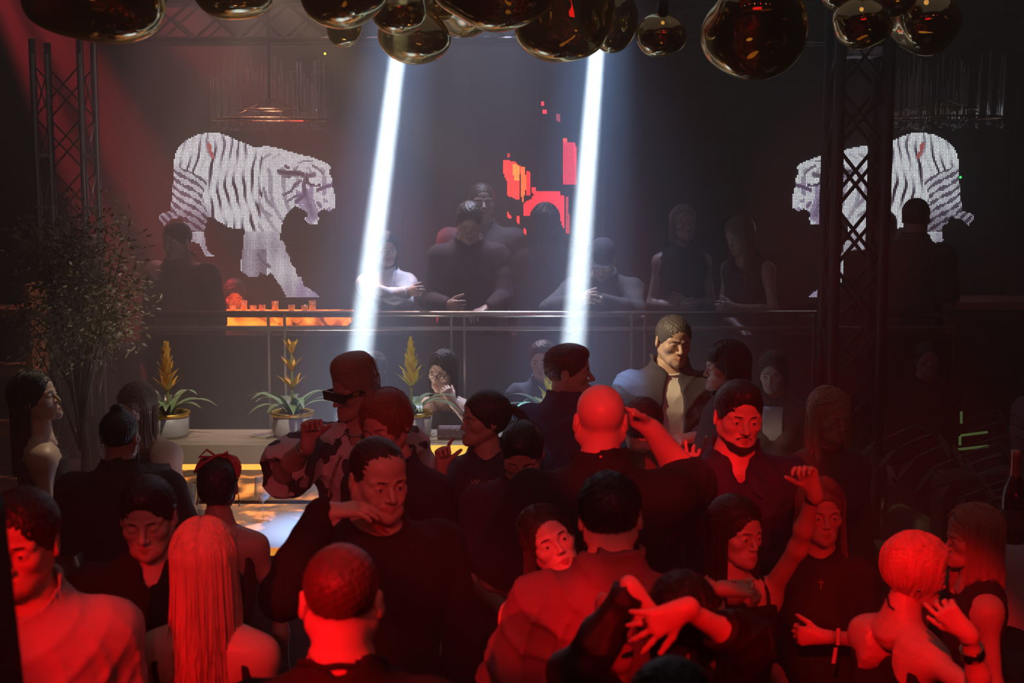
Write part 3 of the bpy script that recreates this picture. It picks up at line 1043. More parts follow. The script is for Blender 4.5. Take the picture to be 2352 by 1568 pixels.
# yellow lit end of the ledge
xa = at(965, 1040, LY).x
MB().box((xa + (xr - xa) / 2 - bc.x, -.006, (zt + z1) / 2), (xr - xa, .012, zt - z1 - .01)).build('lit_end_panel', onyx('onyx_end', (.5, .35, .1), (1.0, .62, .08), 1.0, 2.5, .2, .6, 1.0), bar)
TZ = at(605, 1186, 6.85).z
tb = empty('onyx_table', (at(600, 1190, 6.8).x, 6.75, 0), 'low onyx table with glowing orange veins and glasses, below the bar ledge', 'table')
tl, tr_ = at(412, 1190, 6.8).x - tb.location.x, at(1120, 1190, 6.8).x - tb.location.x
MB().box(((tl + tr_) / 2, -.05, TZ - .02), (tr_ - tl, .84, .04), bev=.004).build('table_top', onyx('onyx_table', (.30, .27, .26), (1.0, .40, .05), .9, 2.0, .52, .62, 2.5), tb)
for sx in (-1, 1):
    MB().box(((tl + tr_) / 2 + sx * (tr_ - tl) * .42, -.05, TZ / 2 - .02), (.08, .6, TZ - .04), bev=.005).build('leg', blackm, tb)

# --- bromeliads in pots on the ledge
potm = mat('pot_ceramic', (0.42, 0.42, 0.42), .35, noise=.05, scale=8)
goldm = mat('gold_rim', (0.9, 0.55, 0.12), .3, metal=.9)
leafm = mat('bromeliad_leaf', (0.22, 0.34, 0.17), .32, noise=.3, scale=12)
flowm = mat('bromeliad_flower', (0.95, 0.68, 0.03), .45, noise=.25, scale=20)
flowd = mat('bromeliad_bract', (0.85, 0.45, 0.06), .5, noise=.3, scale=20)
soilm = mat('soil', (.03, .02, .015), .9)


def bromeliad(px, ytop, d, label, seed, fm=flowm, hgt=.43, tiers=5, nleaf=11, ll=.30):
    r = random.Random(seed)
    p = at(px, 1015, d)
    t = empty('potted_bromeliad', (p.x, d, zt), label, 'plant', 'potted bromeliads along the bar ledge')
    MB().lathe([(.0, .0), (.095, .0), (.105, .02), (.112, .125), (.100, .125), (.098, .105), (.0, .105)], 36).build('pot', potm, t)
    MB().lathe([(.1125, .112), (.1145, .112), (.1145, .132), (.098, .132), (.098, .110)], 36).build('pot_rim', goldm, t)
    MB().lathe([(.098, .108), (.05, .113), (.0, .114)], 24).build('soil', soilm, t)
    m = MB()
    for i in range(nleaf):
        a = 2 * math.pi * i / nleaf + r.uniform(-.25, .25); L_ = ll * r.uniform(.75, 1.15); el0 = r.uniform(.9, 1.25)
        pts = []; p_ = Vector((math.cos(a) * .02, math.sin(a) * .02, .11)); e_ = el0
        for k in range(11):
            pts.append(p_.copy()); p_ = p_ + Vector((math.cos(a) * math.cos(e_), math.sin(a) * math.cos(e_), math.sin(e_))) * L_ / 10; e_ -= r.uniform(.13, .24)
        ws = [.012 + .008 * math.sin(min(1, k / 5) * 1.57) if k < 8 else .020 * (1 - (k - 7) / 3.3) for k in range(11)]
        m.leaf(pts, ws)
    m.build('foliage', leafm, t)
    MB().tube([(0, 0, .10), (0.002, 0, .2), (0, 0, hgt)], [.009, .008, .005], 8).build('flower_stem', mat('stem_green', (.18, .22, .06), .5), t)
    m = MB()
    for k in range(tiers):
        z = hgt - .19 + .19 * (k / max(tiers - 1, 1)); sc = 1 - .35 * k / tiers
        for j in range(6):
            a = j * 1.047 + k * .5 + r.uniform(-.2, .2); e_ = .75 + .12 * k
            p_ = Vector((0, 0, z)); pts = []
            for q in range(7):
                pts.append(p_.copy()); p_ = p_ + Vector((math.cos(a) * math.cos(e_), math.sin(a) * math.cos(e_), math.sin(e_))) * .0185 * sc; e_ -= .10 if q > 2 else -.02
            m.leaf(pts, [.008, .013, .016, .015, .011, .006, .001])
    m.build('flower', fm, t)
    return t

bromeliad(388, 825, 7.36, 'dim yellow flowered bromeliad in a grey pot, leftmost on the bar ledge', 3, mat('bromeliad_dull', (.80, .46, .07), .5, noise=.3, scale=20), .43, 6)
bromeliad(673, 822, 7.38, 'bromeliad with short orange tipped flower in a pot beside the raised hand', 8, flowd, .44, 3, 13, .33)
bromeliad(945, 818, 7.38, 'bright yellow tiered bromeliad in a pot left of the handbag', 5, flowm, .45, 7, 12, .30)
bromeliad(1262, 850, 7.3, 'yellow leaved bromeliad mostly hidden behind the man in the navy tee', 12, flowm, .34, 5, 9, .30)

# --- glassware
def glassmat(name='clear_glass', c=(1, 1, 1), rough=.02):
    if name in _M: return _M[name]
    m = D.materials.new(name); m.use_nodes = True
    N, L = nt(m); N.remove(N['Principled BSDF']); out = N['Material Output']
    t = N.new('ShaderNodeBsdfTransparent'); t.inputs[0].default_value = (*c, 1)
    g = N.new('ShaderNodeBsdfGlossy'); g.inputs['Roughness'].default_value = rough
    lw = N.new('ShaderNodeLayerWeight'); lw.inputs[0].default_value = .45
    mp = N.new('ShaderNodeMapRange'); mp.inputs['To Min'].default_value = .06; mp.inputs['To Max'].default_value = .75
    L.new(lw.outputs['Facing'], mp.inputs['Value'])
    mx = N.new('ShaderNodeMixShader'); L.new(mp.outputs[0], mx.inputs[0]); L.new(t.outputs[0], mx.inputs[1]); L.new(g.outputs[0], mx.inputs[2])
    L.new(mx.outputs[0], out.inputs['Surface'])
    _M[name] = m
    return m

glm = glassmat()
WG = [(.033, 0), (.034, .002), (.008, .006), (.0035, .012), (.0032, .09), (.008, .098), (.034, .118), (.040, .135), (.035, .215), (.0335, .215), (.0375, .135), (.032, .12), (.0, .10)]


def wineglass(px, py, d, label, z=None, wine=None, sc=1.0, tilt=0):
    p = at(px, py, d)
    t = empty('wine_glass', (p.x, d, p.z if z is None else z), label, 'glass')
    MB().lathe([(a * sc, b * sc) for a, b in WG], 28).build('glass_bowl', glm, t)
    if wine:
        MB().lathe([(.001, .102 * sc), (.028 * sc, .119 * sc), (.030 * sc, .124 * sc), (.001, .124 * sc)], 24).build('drink', mat('drink', wine, .1, trans=.6), t)
    return t

wineglass(604, 1186, 6.75, 'wine glass with a sip left, standing on the glowing onyx table', TZ, (.35, .15, .2), 1.02)
t = empty('water_glass', (at(436, 1150, 6.85).x, 6.85, TZ), 'tall clear water glass left of the woman with the red hair ribbon', 'glass')
MB().lathe([(.0, .004), (.026, .0), (.028, .004), (.038, .17), (.036, .17), (.026, .01), (.0, .008)], 28).build('glass_wall', glm, t)
MB().lathe([(.001, .012), (.027, .012), (.0325, .10), (.001, .10)], 24).build('water', mat('water', (.6, .7, .8), .05, trans=.8, ior=1.33), t)
t = empty('tumbler', (at(470, 1170, 6.68).x, 6.68, TZ), 'short clear tumbler beside the tall water glass', 'glass')
MB().lathe([(.0, .008), (.030, .0), (.032, .004), (.036, .085), (.034, .085), (.028, .014), (.0, .012)], 28).build('glass_wall', glm, t)
t = empty('highball_glass', (at(992, 1110, 6.95).x, 6.95, TZ), 'highball glass with pale drink behind the raised hand of the jersey wearer', 'glass')
MB().lathe([(.0, .006), (.026, .0), (.028, .004), (.032, .15), (.030, .15), (.025, .01), (.0, .008)], 28).build('glass_wall', glm, t)
MB().lathe([(.001, .01), (.026, .01), (.028, .06), (.001, .06)], 24).build('drink', mat('pale_drink', (.8, .9, .7), .1, trans=.4), t)
# handbag on the ledge
hb_ = at(1042, 1018, 7.3)
t = empty('handbag', (hb_.x, 7.3, zt), 'small dark quilted clutch bag with pale piping and gold studs on the ledge', 'bag')
MB().box((0, 0, .034), (.17, .07, .064), bev=.012).build('bag_body', mat('bag_leather', (.10, .07, .08), .35, bump=.5, bscale=60), t)
m = MB(); m.tube([(-.075 + .01 * i, -.02, .068 + .002 * (i % 2)) for i in range(16)], .004, 6); m.build('piping', mat('piping', (.55, .5, .62), .4), t)
for sx in (-.07, -.03, .02, .07):
    MB().ball((sx, -.038, .02 + .03 * (sx > 0)), .004).build('stud', goldm, t)

# --- balcony railing
RY = 8.82
steel = mat('brushed_steel', (.55, .53, .5), .22, metal=1.0)
zr1, zr2 = at(1100, 721, RY).z, at(1100, 754, RY).z
rl, rr_ = at(330, 720, RY).x, at(2200, 720, RY).x
rail = empty('balcony_railing', (0, RY, PLZ), 'steel balcony railing with two horizontal bars and paired posts', 'railing')
MB().tube([(rl, 0, zr1 - PLZ), (rr_, 0, zr1 - PLZ)], .021, 12).build('top_rail', steel, rail)
MB().box(((rl + rr_) / 2, 0, zr2 - PLZ), (rr_ - rl, .018, .026), bev=.003).build('lower_rail', steel, rail)
MB().box(((rl + rr_) / 2, .03, (zr2 - PLZ) / 2 - .02), (rr_ - rl, .012, zr2 - PLZ - .05)).build('added_dark_panel', mat('dark_haze_panel', (.022, .020, .022), .25), rail)  # dark sheet added where figures are lost in the hazy dark below the bars
for q in (618, 655, 1037, 1067, 1450, 1480, 1868, 1898, 2188):
    x = at(q, 760, RY).x
    MB().box((x, -.012, (zr1 - PLZ) / 2), (.016, .03, zr1 - PLZ), bev=.002).build('post', steel, rail)

# --- glowing onyx bar on the balcony, with drinks
OY = 9.95
zo1, zo0 = at(650, 722, OY).z, at(650, 746, OY).z
xo0, xo1 = at(498, 730, OY).x, at(800, 730, OY).x
ob = empty('balcony_bar_table', ((xo0 + xo1) / 2, OY, PLZ), 'high balcony table with a strongly glowing orange stone top, behind the railing', 'table')
MB().box((0, .15, (zo1 + zo0) / 2 - PLZ), (xo1 - xo0, .4, zo1 - zo0), bev=.004).build('table_top', onyx('onyx_balcony', (.6, .25, .05), (1.0, .27, .025), 2.6, 5.0, .35, .6, 2.0), ob)
MB().box((0, .15, (zo0 - PLZ) / 2 - .005), (.30, .26, zo0 - PLZ - .01)).build('pedestal', blackm, ob)
am_ = mat('amber_drink', (.9, .25, .03), .2, emit=None, trans=.3)
for i, q in enumerate((535, 558, 582, 600, 632, 668, 700, 716)):
    x = at(q, 715, OY + .05).x
    t = empty('tumbler', (x, OY + .05 + .04 * (i % 2), zo1), ('low tumbler of amber drink on the glowing balcony table, place %s' % ['at its left end', 'second from its left end', 'third from its left end', 'left of the post pair', 'between the post pair', 'right of the post pair', 'under the left tiger\'s front paw', 'at its right end'][i]).replace(', place', ','), 'glass', 'drinks on the glowing balcony table')
    h_ = .06 + .03 * (i % 3 == 1)
    MB().lathe([(.0, .004), (.022, 0), (.025, h_), (.023, h_), (.02, .006), (.0, .006)], 16).build('glass_wall', glm, t)
    MB().lathe([(.0005, .007), (.020, .007), (.021, h_ * .6), (.0005, h_ * .6)], 16).build('drink', am_, t)

# --- LED wall
EY = 10.6
lw0, lw1 = at(300, 400, EY).x, at(2325, 400, EY).x
ledw = empty('led_wall', (0, EY, PLZ), 'large black video wall showing two white tigers and red flames', 'screen')
zl0, zl1 = at(1000, 690, EY).z - PLZ, at(1000, 30, EY).z - PLZ
m = MB()
nx_, nz_ = 13, 5
for i in range(nx_):
    for j in range(nz_):
        cw, chh = (lw1 - lw0) / nx_, (zl1 - zl0) / nz_
        m.box((lw0 + cw * (i + .5), .05, zl0 + chh * (j + .5)), (cw - .003, .08, chh - .003))
m.build('cabinet', mat('led_mask', (.012, .012, .014), .5, bump=.2, bscale=300), ledw)
m = MB()
for i in range(8):
    x = lw0 + (lw1 - lw0) * (i + .5) / 8; m.box((x, .14, (zl1) / 2), (.05, .08, zl1))
m.build('support_frame', blackm, ledw)


def attr_emit(name, es):
    m = D.materials.new(name); m.use_nodes = True
    N, L = nt(m); b = N['Principled BSDF']; b.inputs['Base Color'].default_value = (0, 0, 0, 1); b.inputs['Roughness'].default_value = .6
    a = N.new('ShaderNodeAttribute'); a.attribute_name = 'led'
    L.new(a.outputs['Color'], b.inputs['Emission Color']); b.inputs['Emission Strength'].default_value = es
    return m


def inside(poly, X, Y):
    r = np.zeros(X.shape, bool); n = len(poly); j = n - 1
    for i in range(n):
        xi, yi = poly[i]; xj, yj = poly[j]
        c = ((yi > Y) != (yj > Y)) & (X < (xj - xi) * (Y - yi) / (yj - yi + 1e-9) + xi)
        r ^= c; j = i
    return r


def dseg(X, Y, pts):
    d = np.full(X.shape, 1e9)
    for (x0, y0), (x1, y1) in zip(pts, pts[1:]):
        vx, vy = x1 - x0, y1 - y0; L2 = vx * vx + vy * vy + 1e-9
        t = np.clip(((X - x0) * vx + (Y - y0) * vy) / L2, 0, 1)
        d = np.minimum(d, np.hypot(X - x0 - t * vx, Y - y0 - t * vy))
    return d

TIG = [(240,270),(300,210),(380,170),(470,150),(560,155),(650,185),(700,215),(760,235),(820,265),(880,265),(920,255),(1000,270),(1080,290),(1180,320),(1270,340),(1350,370),(1410,400),(1435,420),(1415,460),(1440,510),(1445,580),(1462,640),(1460,740),(1420,765),(1380,745),(1345,768),(1330,790),(1338,830),(1320,872),(1270,872),(1222,830),(1235,800),(1250,815),(1245,775),(1195,748),(1150,720),(1120,755),(1080,790),(1060,840),(1040,900),(1035,990),(1068,1010),(1080,1080),(1100,1100),(1125,1190),(1150,1200),(1170,1280),(1200,1275),(1215,1350),(1250,1365),(1300,1400),(1345,1438),(1080,1438),(1050,1370),(1000,1300),(960,1240),(930,1272),(880,1240),(860,1280),(800,1282),(760,1260),(720,1220),(735,1100),(750,1000),(755,910),(680,905),(620,885),(560,850),(500,815),(460,812),(455,870),(440,920),(450,1020),(470,1080),(515,1115),(460,1128),(430,1080),(400,1020),(318,1000),(325,920),(320,885),(280,850),(265,812),(180,830),(130,882),(92,835),(85,795),(150,770),(178,770),(180,700),(195,640),(190,580),(200,500),(195,400),(215,310)]


def tiger_cells():
    p = 11.4
    U, Vv = np.meshgrid(np.arange(80, 1470, p), np.arange(146, 1445, p))
    m = inside(TIG, U, Vv)
    u, v = U, Vv
    rs = np.random.RandomState(4)
    n1 = 15 * np.sin(v / 85 + 1.3) + 5 * np.sin(v / 33 + u / 60) + 6 * np.sin(u / 43 + v / 95)
    lum = np.full(u.shape, .90)
    # flank: steep bands, leaning a little; front of the flank leans forward
    bow = 60 * np.sin((v - 150) / 320.0) + .12 * (v - 500)
    ph = (u + bow + n1) / (62 + .02 * (v - 300))
    st = np.sin(ph * 2 * math.pi) * .5 + .5
    flank = (u < 900) & (v < 930)
    brk = np.clip(.62 + .55 * np.sin(v / 58 + u / 41 + 2 * np.sin(u / 71)), .0, 1)
    lum = np.where(flank, .95 - .98 * np.clip((st - .60) / .40, 0, 1) ** 1.2 * brk * (.45 + .55 * np.clip((v - 150) / 250, 0, 1)), lum)
    # hind quarter: slanting bands
    ph2 = (v - .75 * u + 14 * np.sin(u / 50)) / 66
    st2 = np.sin(ph2 * 2 * math.pi) * .5 + .5
    hind = (u < 455 + 28 * np.sin(v / 60)) & (v > 400 + .45 * (u - 200))
    lum = np.where(hind, np.where(st2 + .25 * np.sin(u / 23 + v / 31) > .62, .36, .84), lum)
    lum = np.where(u < 520, lum * (1 - .36 * np.clip((v - 690) / 150, 0, 1)), lum)
    # neck and shoulder
    sh = (u > 860) & (v < 1000)
    ph3 = (u - .35 * v + 30 * np.sin(v / 90)) / 105
    st3 = np.sin(ph3 * 2 * math.pi) * .5 + .5
    lum = np.where(sh & (st3 > .80) & (v > 420), lum * .72, lum)
    # legs
    legf = v > 930
    lum = np.where(legf, .82 - .12 * (np.sin(u / 17) * .5 + .5) + .08 * np.sin(v / 60), lum)
    lum = np.where((v > 1060) & (u < 930) & (u > 740), .55 + .1 * np.sin(u / 30), lum)
    for pts, wd, val in (
        ([(1030, 455), (1090, 470), (1150, 465), (1210, 480)], 24, .22), ([(1075, 410), (1100, 430)], 12, .25), ([(1050, 495), (1110, 500)], 12, .35),
        ([(1060, 640), (1120, 610), (1150, 560), (1190, 530)], 12, .28), ([(1090, 690), (1150, 650), (1190, 640)], 10, .30), ([(1165, 690), (1230, 640), (1220, 560), (1235, 500), (1300, 480)], 20, .30),
        ([(1245, 470), (1245, 540), (1280, 560), (1340, 560)], 11, .18), ([(1290, 410), (1330, 430), (1370, 470)], 10, .35), ([(1330, 600), (1380, 580), (1440, 560)], 16, .30),
        ([(1235, 640), (1255, 700), (1275, 760), (1290, 800)], 46, .46), ([(1330, 700), (1350, 730)], 14, .40), ([(1180, 385), (1230, 375), (1290, 375)], 7, .45), ([(1170, 410), (1165, 430)], 7, .4),
        ([(905, 590), (930, 680), (980, 730)], 14, .45), ([(870, 700), (900, 760), (960, 800)], 14, .5), ([(880, 370), (920, 340), (960, 320)], 9, .5), ([(980, 350), (1030, 320)], 8, .6),
        ([(470, 230), (480, 300), (510, 350)], 16, .45), ([(860, 1100), (890, 1160), (950, 1200)], 16, .3)):
        dd = dseg(u, v, pts)
        lum = np.where(dd < wd, np.minimum(lum, val + .25 * (dd / wd)), lum)
    for (cx, cy_, r_) in ((1280, 525, 22), (1318, 545, 18), (1430, 510, 14), (1180, 590, 20), (1250, 450, 16), (1400, 650, 24), (1400, 720, 20)):
        lum = np.where(np.hypot(u - cx, v - cy_) < r_, .95, lum)
    edge = np.zeros(u.shape, bool)
    lum = np.clip(lum + rs.uniform(-.06, .05, u.shape), .1, 1)
    dk = 1 - lum
    rgb = np.stack([lum * (1 - .05 * dk) + .04 * dk, lum * (1 - .13 * dk), np.clip(lum * (1 + .12 * dk) + .01, 0, 1)], -1) ** 2.0
    red = dseg(u, v, [(475, 240), (485, 300), (510, 340)]) < 14
    rgb[red] = (.55, .12, .12)
    purp = (u > 1130) & (v > 540) & (lum < .75)
    rgb[purp] *= (.92, .80, 1.02)
    return U[m], Vv[m], rgb[m]


def led_mesh(name, px, py, rgb, es, sz=.0071):
    n = len(px)
    P = np.array([tuple(at(a, b, EY - .001)) for a, b in zip(px, py)])
    h2 = sz / 2
    offs = [(math.cos(a) * h2 * 1.05, math.sin(a) * h2 * 1.05) for a in [R(22.5 + 45 * i) for i in range(8)]]
    V = np.stack([P + np.array([ox, -.001, oz - PLZ]) for ox, oz in offs], 1)
    V[:, :, 1] = -.001
    F = np.arange(n * 8).reshape(n, 8)
    me = npmesh(name, V.reshape(-1, 3), F, False)
    ca = me.color_attributes.new('led', 'FLOAT_COLOR', 'POINT')
    c = np.ones((n, 8, 4), np.float32); c[:, :, :3] = rgb[:, None, :]
    ca.data.foreach_set('color', c.ravel())
    return link(name, me, attr_emit(name, es), ledw)

u, v, rgb = tiger_cells()
led_mesh('tiger_picture', 340 + u / 3.408, 260 + v / 3.408, rgb, 2.5)
led_mesh('tiger_picture', 2237 - (340 + u / 3.408 - 365) * 1.03, 260 + v / 3.408, rgb * (.95, 1.02, 1.0), 2.7)
fl = [([(240,735),(310,735),(360,750),(405,785),(460,800),(465,860),(400,870),(405,1010),(400,1130),(290,1085),(285,950),(250,870)], (1.0,.035,.025)),
      ([(335,760),(400,790),(405,930),(350,940)], (1.0,.22,.03)), ([(425,800),(462,805),(475,1000),(440,1145),(420,1080)], (1.0,.12,.02)), ([(480,840),(512,850),(515,1080),(480,1090)], (.7,.02,.02)),
      ([(535,1000),(572,1010),(572,1075),(535,1060)], (1.0,.03,.03)), ([(575,1048),(808,1045),(815,1080),(800,1215),(755,1215),(740,1180),(590,1185),(530,1280),(445,1285),(445,1165),(520,1120)], (.85,.02,.03)),
      ([(815,1080),(850,1085),(855,1400),(845,1410),(780,1230)], (.8,.02,.03)), ([(870,1100),(900,1100),(905,1470),(875,1470)], (.35,.02,.02)),
      ([(838,505),(885,510),(885,680),(850,700)], (1.0,.06,.04)), ([(845,545),(970,560),(975,975),(845,975)], (.50,.02,.04)), ([(945,560),(970,560),(972,760),(945,760)], (.9,.03,.05)),
      ([(280,1235),(335,1320),(280,1300)], (1.0,.03,.03)), ([(372,1280),(400,1290),(400,1365),(372,1350)], (.9,.03,.03)), ([(447,1415),(475,1420),(475,1475),(447,1465)], (.8,.03,.03)),
      ([(285,660),(315,660),(315,705),(285,705)], (.4,.02,.02)), ([(620,142),(655,142),(655,180),(620,180)], (1.0,.04,.05)), ([(638,222),(682,222),(682,268),(638,268)], (.8,.03,.05)), ([(770,260),(820,270),(810,345),(780,340)], (.22,.03,.05))]
U, Vv = np.meshgrid(np.arange(236, 990, 13.6), np.arange(138, 1480, 13.6))
acc = np.zeros(U.shape + (3,))
for poly, c in fl:
    mk = inside(poly, U, Vv); acc[mk] = c
mk = acc.sum(-1) > 0
acc = acc * rng.uniform(.75, 1.15, U.shape)[..., None]
led_mesh('flame_picture', 1100 + U[mk] / 4.357, 200 + Vv[mk] / 4.357, acc[mk], 3.8, .0088)
# small status lights on the wall's edge
for px_, py_, c in ((746, 123, (1, .9, .05)), (2207, 407, (.05, 1, .15))):
    p = at(px_, py_, EY - .02)
    m = MB(); m.ball((p.x, -.01, p.z - PLZ), .008); m.build('status_light', mat('status_%d' % px_, c, .5, emit=c, es=2.5), ledw)

# --- trusses
trm = mat('black_truss', (.018, .017, .018), .4, metal=.3)
tra = mat('aluminium_truss', (.22, .21, .21), .6, metal=.2)


def truss(name, x, y, z0, z1, wd, pitch, cr, lr, mt, label, horizontal=False, faces=(0, 1)):
    t = empty(name, (x, y, z0) if not horizontal else (x, y, z0), label, 'truss')
    H_ = z1 - z0
    for sx in (-1, 1):
        for sy in (-1, 1):
            m = MB()
            a = (sx * wd / 2, sy * wd / 2, 0) if not horizontal else (0, sy * wd / 2, sx * wd / 2)
            b = (a[0], a[1], H_) if not horizontal else (H_, a[1], a[2])
            m.tube([a, b], cr, 10); m.build('chord', mt, t)
    m = MB(); n = int(H_ / pitch)
    for i in range(n):
        za, zb = i * pitch, (i + 1) * pitch
        for sy in (-1, 1):
            q = sy * wd / 2
            for s in (-1, 1):
                A, B = Vector((s * wd / 2, q, za)), Vector((-s * wd / 2, q, zb))
                C_, D_ = Vector((q, s * wd / 2, za)), Vector((q, -s * wd / 2, zb))
                for P1, P2 in ((A, B), (C_, D_)):
                    if horizontal: P1, P2 = Vector((P1.z, P1.y, P1.x)), Vector((P2.z, P2.y, P2.x))
                    m.tube([P1, P2], lr, 6)
    m.build('lattice_lacing', mt, t)
    return t

tp = at(1962, 500, 7.95)
tt = truss('truss_tower', tp.x, 7.95, 0.0, 3.75, .265, .325, .034, .011, trm, 'black lattice truss tower crossing the right hand tiger')
MB().box((0, 0, .015), (.45, .45, .03), bev=.004).build('base_plate', trm, tt)
MB().box((0, -.02, at(1975, 120, 7.9).z), (.20, .24, .05), bev=.01).build('top_clamp', mat('clamp_ribbed', (.5, .48, .5), .4, bump=.6, bscale=80), tt)
lt = at(156, 400, 9.3)
tt = truss('truss_tower', lt.x, 9.3, PLZ, 3.30, .30, .33, .022, .006, trm, 'slim dark truss tower with pale edges rising behind the tree')
for sx, xx in ((-1, 98), (1, 205)):
    m = MB()
    p = at(xx, 400, 9.05); 
    for dx in (-.045, .045):
        m.box((p.x - lt.x + dx, -.22, 1.55), (.012, .012, 2.3))
    for k in range(5):
        m.box((p.x - lt.x, -.22, .75 + k * .33), (.09, .012, .018))
    m.build('ladder_frame', tra, tt)
truss('ceiling_truss', at(250, 60, 9.8).x, 9.8, at(590, 50, 9.8).z, at(590, 50, 9.8).z + 5.6, .26, .30, .022, .010, trm, 'dark horizontal truss high above the left video wall', True)

# --- chandeliers hanging before the wall
def chandelier(px, py, d, rw, hh, label, seed):
    p = at(px, py, d); r = random.Random(seed)
    t = empty('chandelier', (p.x, d, p.z), label, 'chandelier')
    met = mat('bronze', (.25, .14, .08), .35, metal=.9)
    MB().tube([(0, 0, .1), (0, 0, 6.0 - p.z)], .008, 8).build('cable', blackm, t)
    m = MB()
    for rr2, zz in ((rw, 0), (rw * .6, .06)):
        m.tube([(rr2 * math.cos(a), rr2 * math.sin(a), zz) for a in [2 * math.pi * k / 32 for k in range(33)]], .008, 6, cap=False)
    for k in range(6):
        a = k * math.pi / 3; m.tube([(rw * math.cos(a), rw * math.sin(a), 0), (0, 0, .14)], .005, 6)
    m.build('ring_frame', met, t)
    m = MB()
    for k in range(80):
        a = r.uniform(0, 6.28); q = rw * r.choice((1, .6, .8)); L_ = hh * r.uniform(.4, 1.0)
        m.tube([(q * math.cos(a), q * math.sin(a), 0), (q * math.cos(a), q * math.sin(a), L_)], .006, 5)
        m.ball((q * math.cos(a), q * math.sin(a), -.02 - r.uniform(0, .05)), .010, 6, 4)
    m.build('crystal_strands', glm, t)
    return t

chandelier(620, 275, 9.6, .38, .42, 'dim crystal chandelier hanging above the left tiger', 3)
chandelier(2160, 270, 9.7, .40, .42, 'dark crystal chandelier hanging above the right tiger', 5)

# --- pendant lamps of melted gold glass
def goldglass():
    m = D.materials.new('gold_mirror_glass'); m.use_nodes = True
    N, L = nt(m); N.remove(N['Principled BSDF']); out = N['Material Output']
    t = N.new('ShaderNodeBsdfTransparent'); t.inputs[0].default_value = (.42, .34, .20, 1)
    g = N.new('ShaderNodeBsdfGlossy'); g.inputs['Roughness'].default_value = .015; g.inputs['Color'].default_value = (1.0, .80, .42, 1)
    lw = N.new('ShaderNodeLayerWeight'); lw.inputs[0].default_value = .35
    mp = N.new('ShaderNodeMapRange'); mp.inputs['To Min'].default_value = .38; mp.inputs['To Max'].default_value = .97
    L.new(lw.outputs['Facing'], mp.inputs['Value'])
    g2 = N.new('ShaderNodeBsdfGlossy'); g2.inputs['Roughness'].default_value = .28; g2.inputs['Color'].default_value = (1.0, .74, .30, 1)
    mg = N.new('ShaderNodeMixShader'); pw_ = N.new('ShaderNodeMath'); pw_.operation = 'POWER'; pw_.inputs[1].default_value = 2.0; L.new(lw.outputs['Facing'], pw_.inputs[0]); ml_ = N.new('ShaderNodeMath'); ml_.operation = 'MULTIPLY'; ml_.inputs[1].default_value = .55; L.new(pw_.outputs[0], ml_.inputs[0]); L.new(ml_.outputs[0], mg.inputs[0]); L.new(g.outputs[0], mg.inputs[1]); L.new(g2.outputs[0], mg.inputs[2])
    mx = N.new('ShaderNodeMixShader'); L.new(mp.outputs[0], mx.inputs[0]); L.new(t.outputs[0], mx.inputs[1]); L.new(mg.outputs[0], mx.inputs[2])
    L.new(mx.outputs[0], out.inputs['Surface'])
    return m
gg = goldglass()
warmbulb = mat('bulb_glow', (1, .8, .4), .3, emit=(1.0, .55, .15), es=3.0)
PEND = [(222, -20, 310, 238, 4.7, 'largest gold glass pendant lamp, at the far left'), (535, -22, 182, 120, 5.6, 'pendant lamp second from the far left with a bright lower rim'),
        (782, -22, 215, 180, 5.2, 'broad pendant lamp with the tiny one peeping below it'), (793, 62, 78, 90, 6.0, 'tiny pendant lamp tucked under the third one'),
        (915, 22, 132, 112, 5.55, 'round pendant lamp right above the bluish one'), (948, 76, 160, 140, 6.15, 'bluish pendant lamp where the left white beam starts'),
        (1062, -2, 175, 150, 6.3, 'pendant lamp half covered by the wide middle one'), (1142, -34, 268, 204, 4.9, 'wide flat pendant lamp in the middle, reflecting red'),
        (1292, 30, 236, 214, 5.2, 'big pendant lamp at the left of the right white beam'), (1402, 38, 128, 165, 6.1, 'pendant lamp just behind the big one, over the right white beam'),
        (1522, 82, 116, 104, 5.9, 'small pendant lamp hanging alone on its thin cable'), (1740, 58, 236, 238, 5.0, 'large tear shaped pendant lamp hanging lowest, over the right side'),
        (1925, -22, 90, 92, 5.9, 'pendant lamp mostly out of sight above the truss tower'), (1978, 54, 134, 114, 5.2, 'pendant lamp in front of the truss tower'),
        (2050, -24, 130, 130, 5.6, 'pendant lamp between the two at the right end'), (2126, 50, 164, 156, 5.8, 'rightmost pendant lamp with an amber edge')]
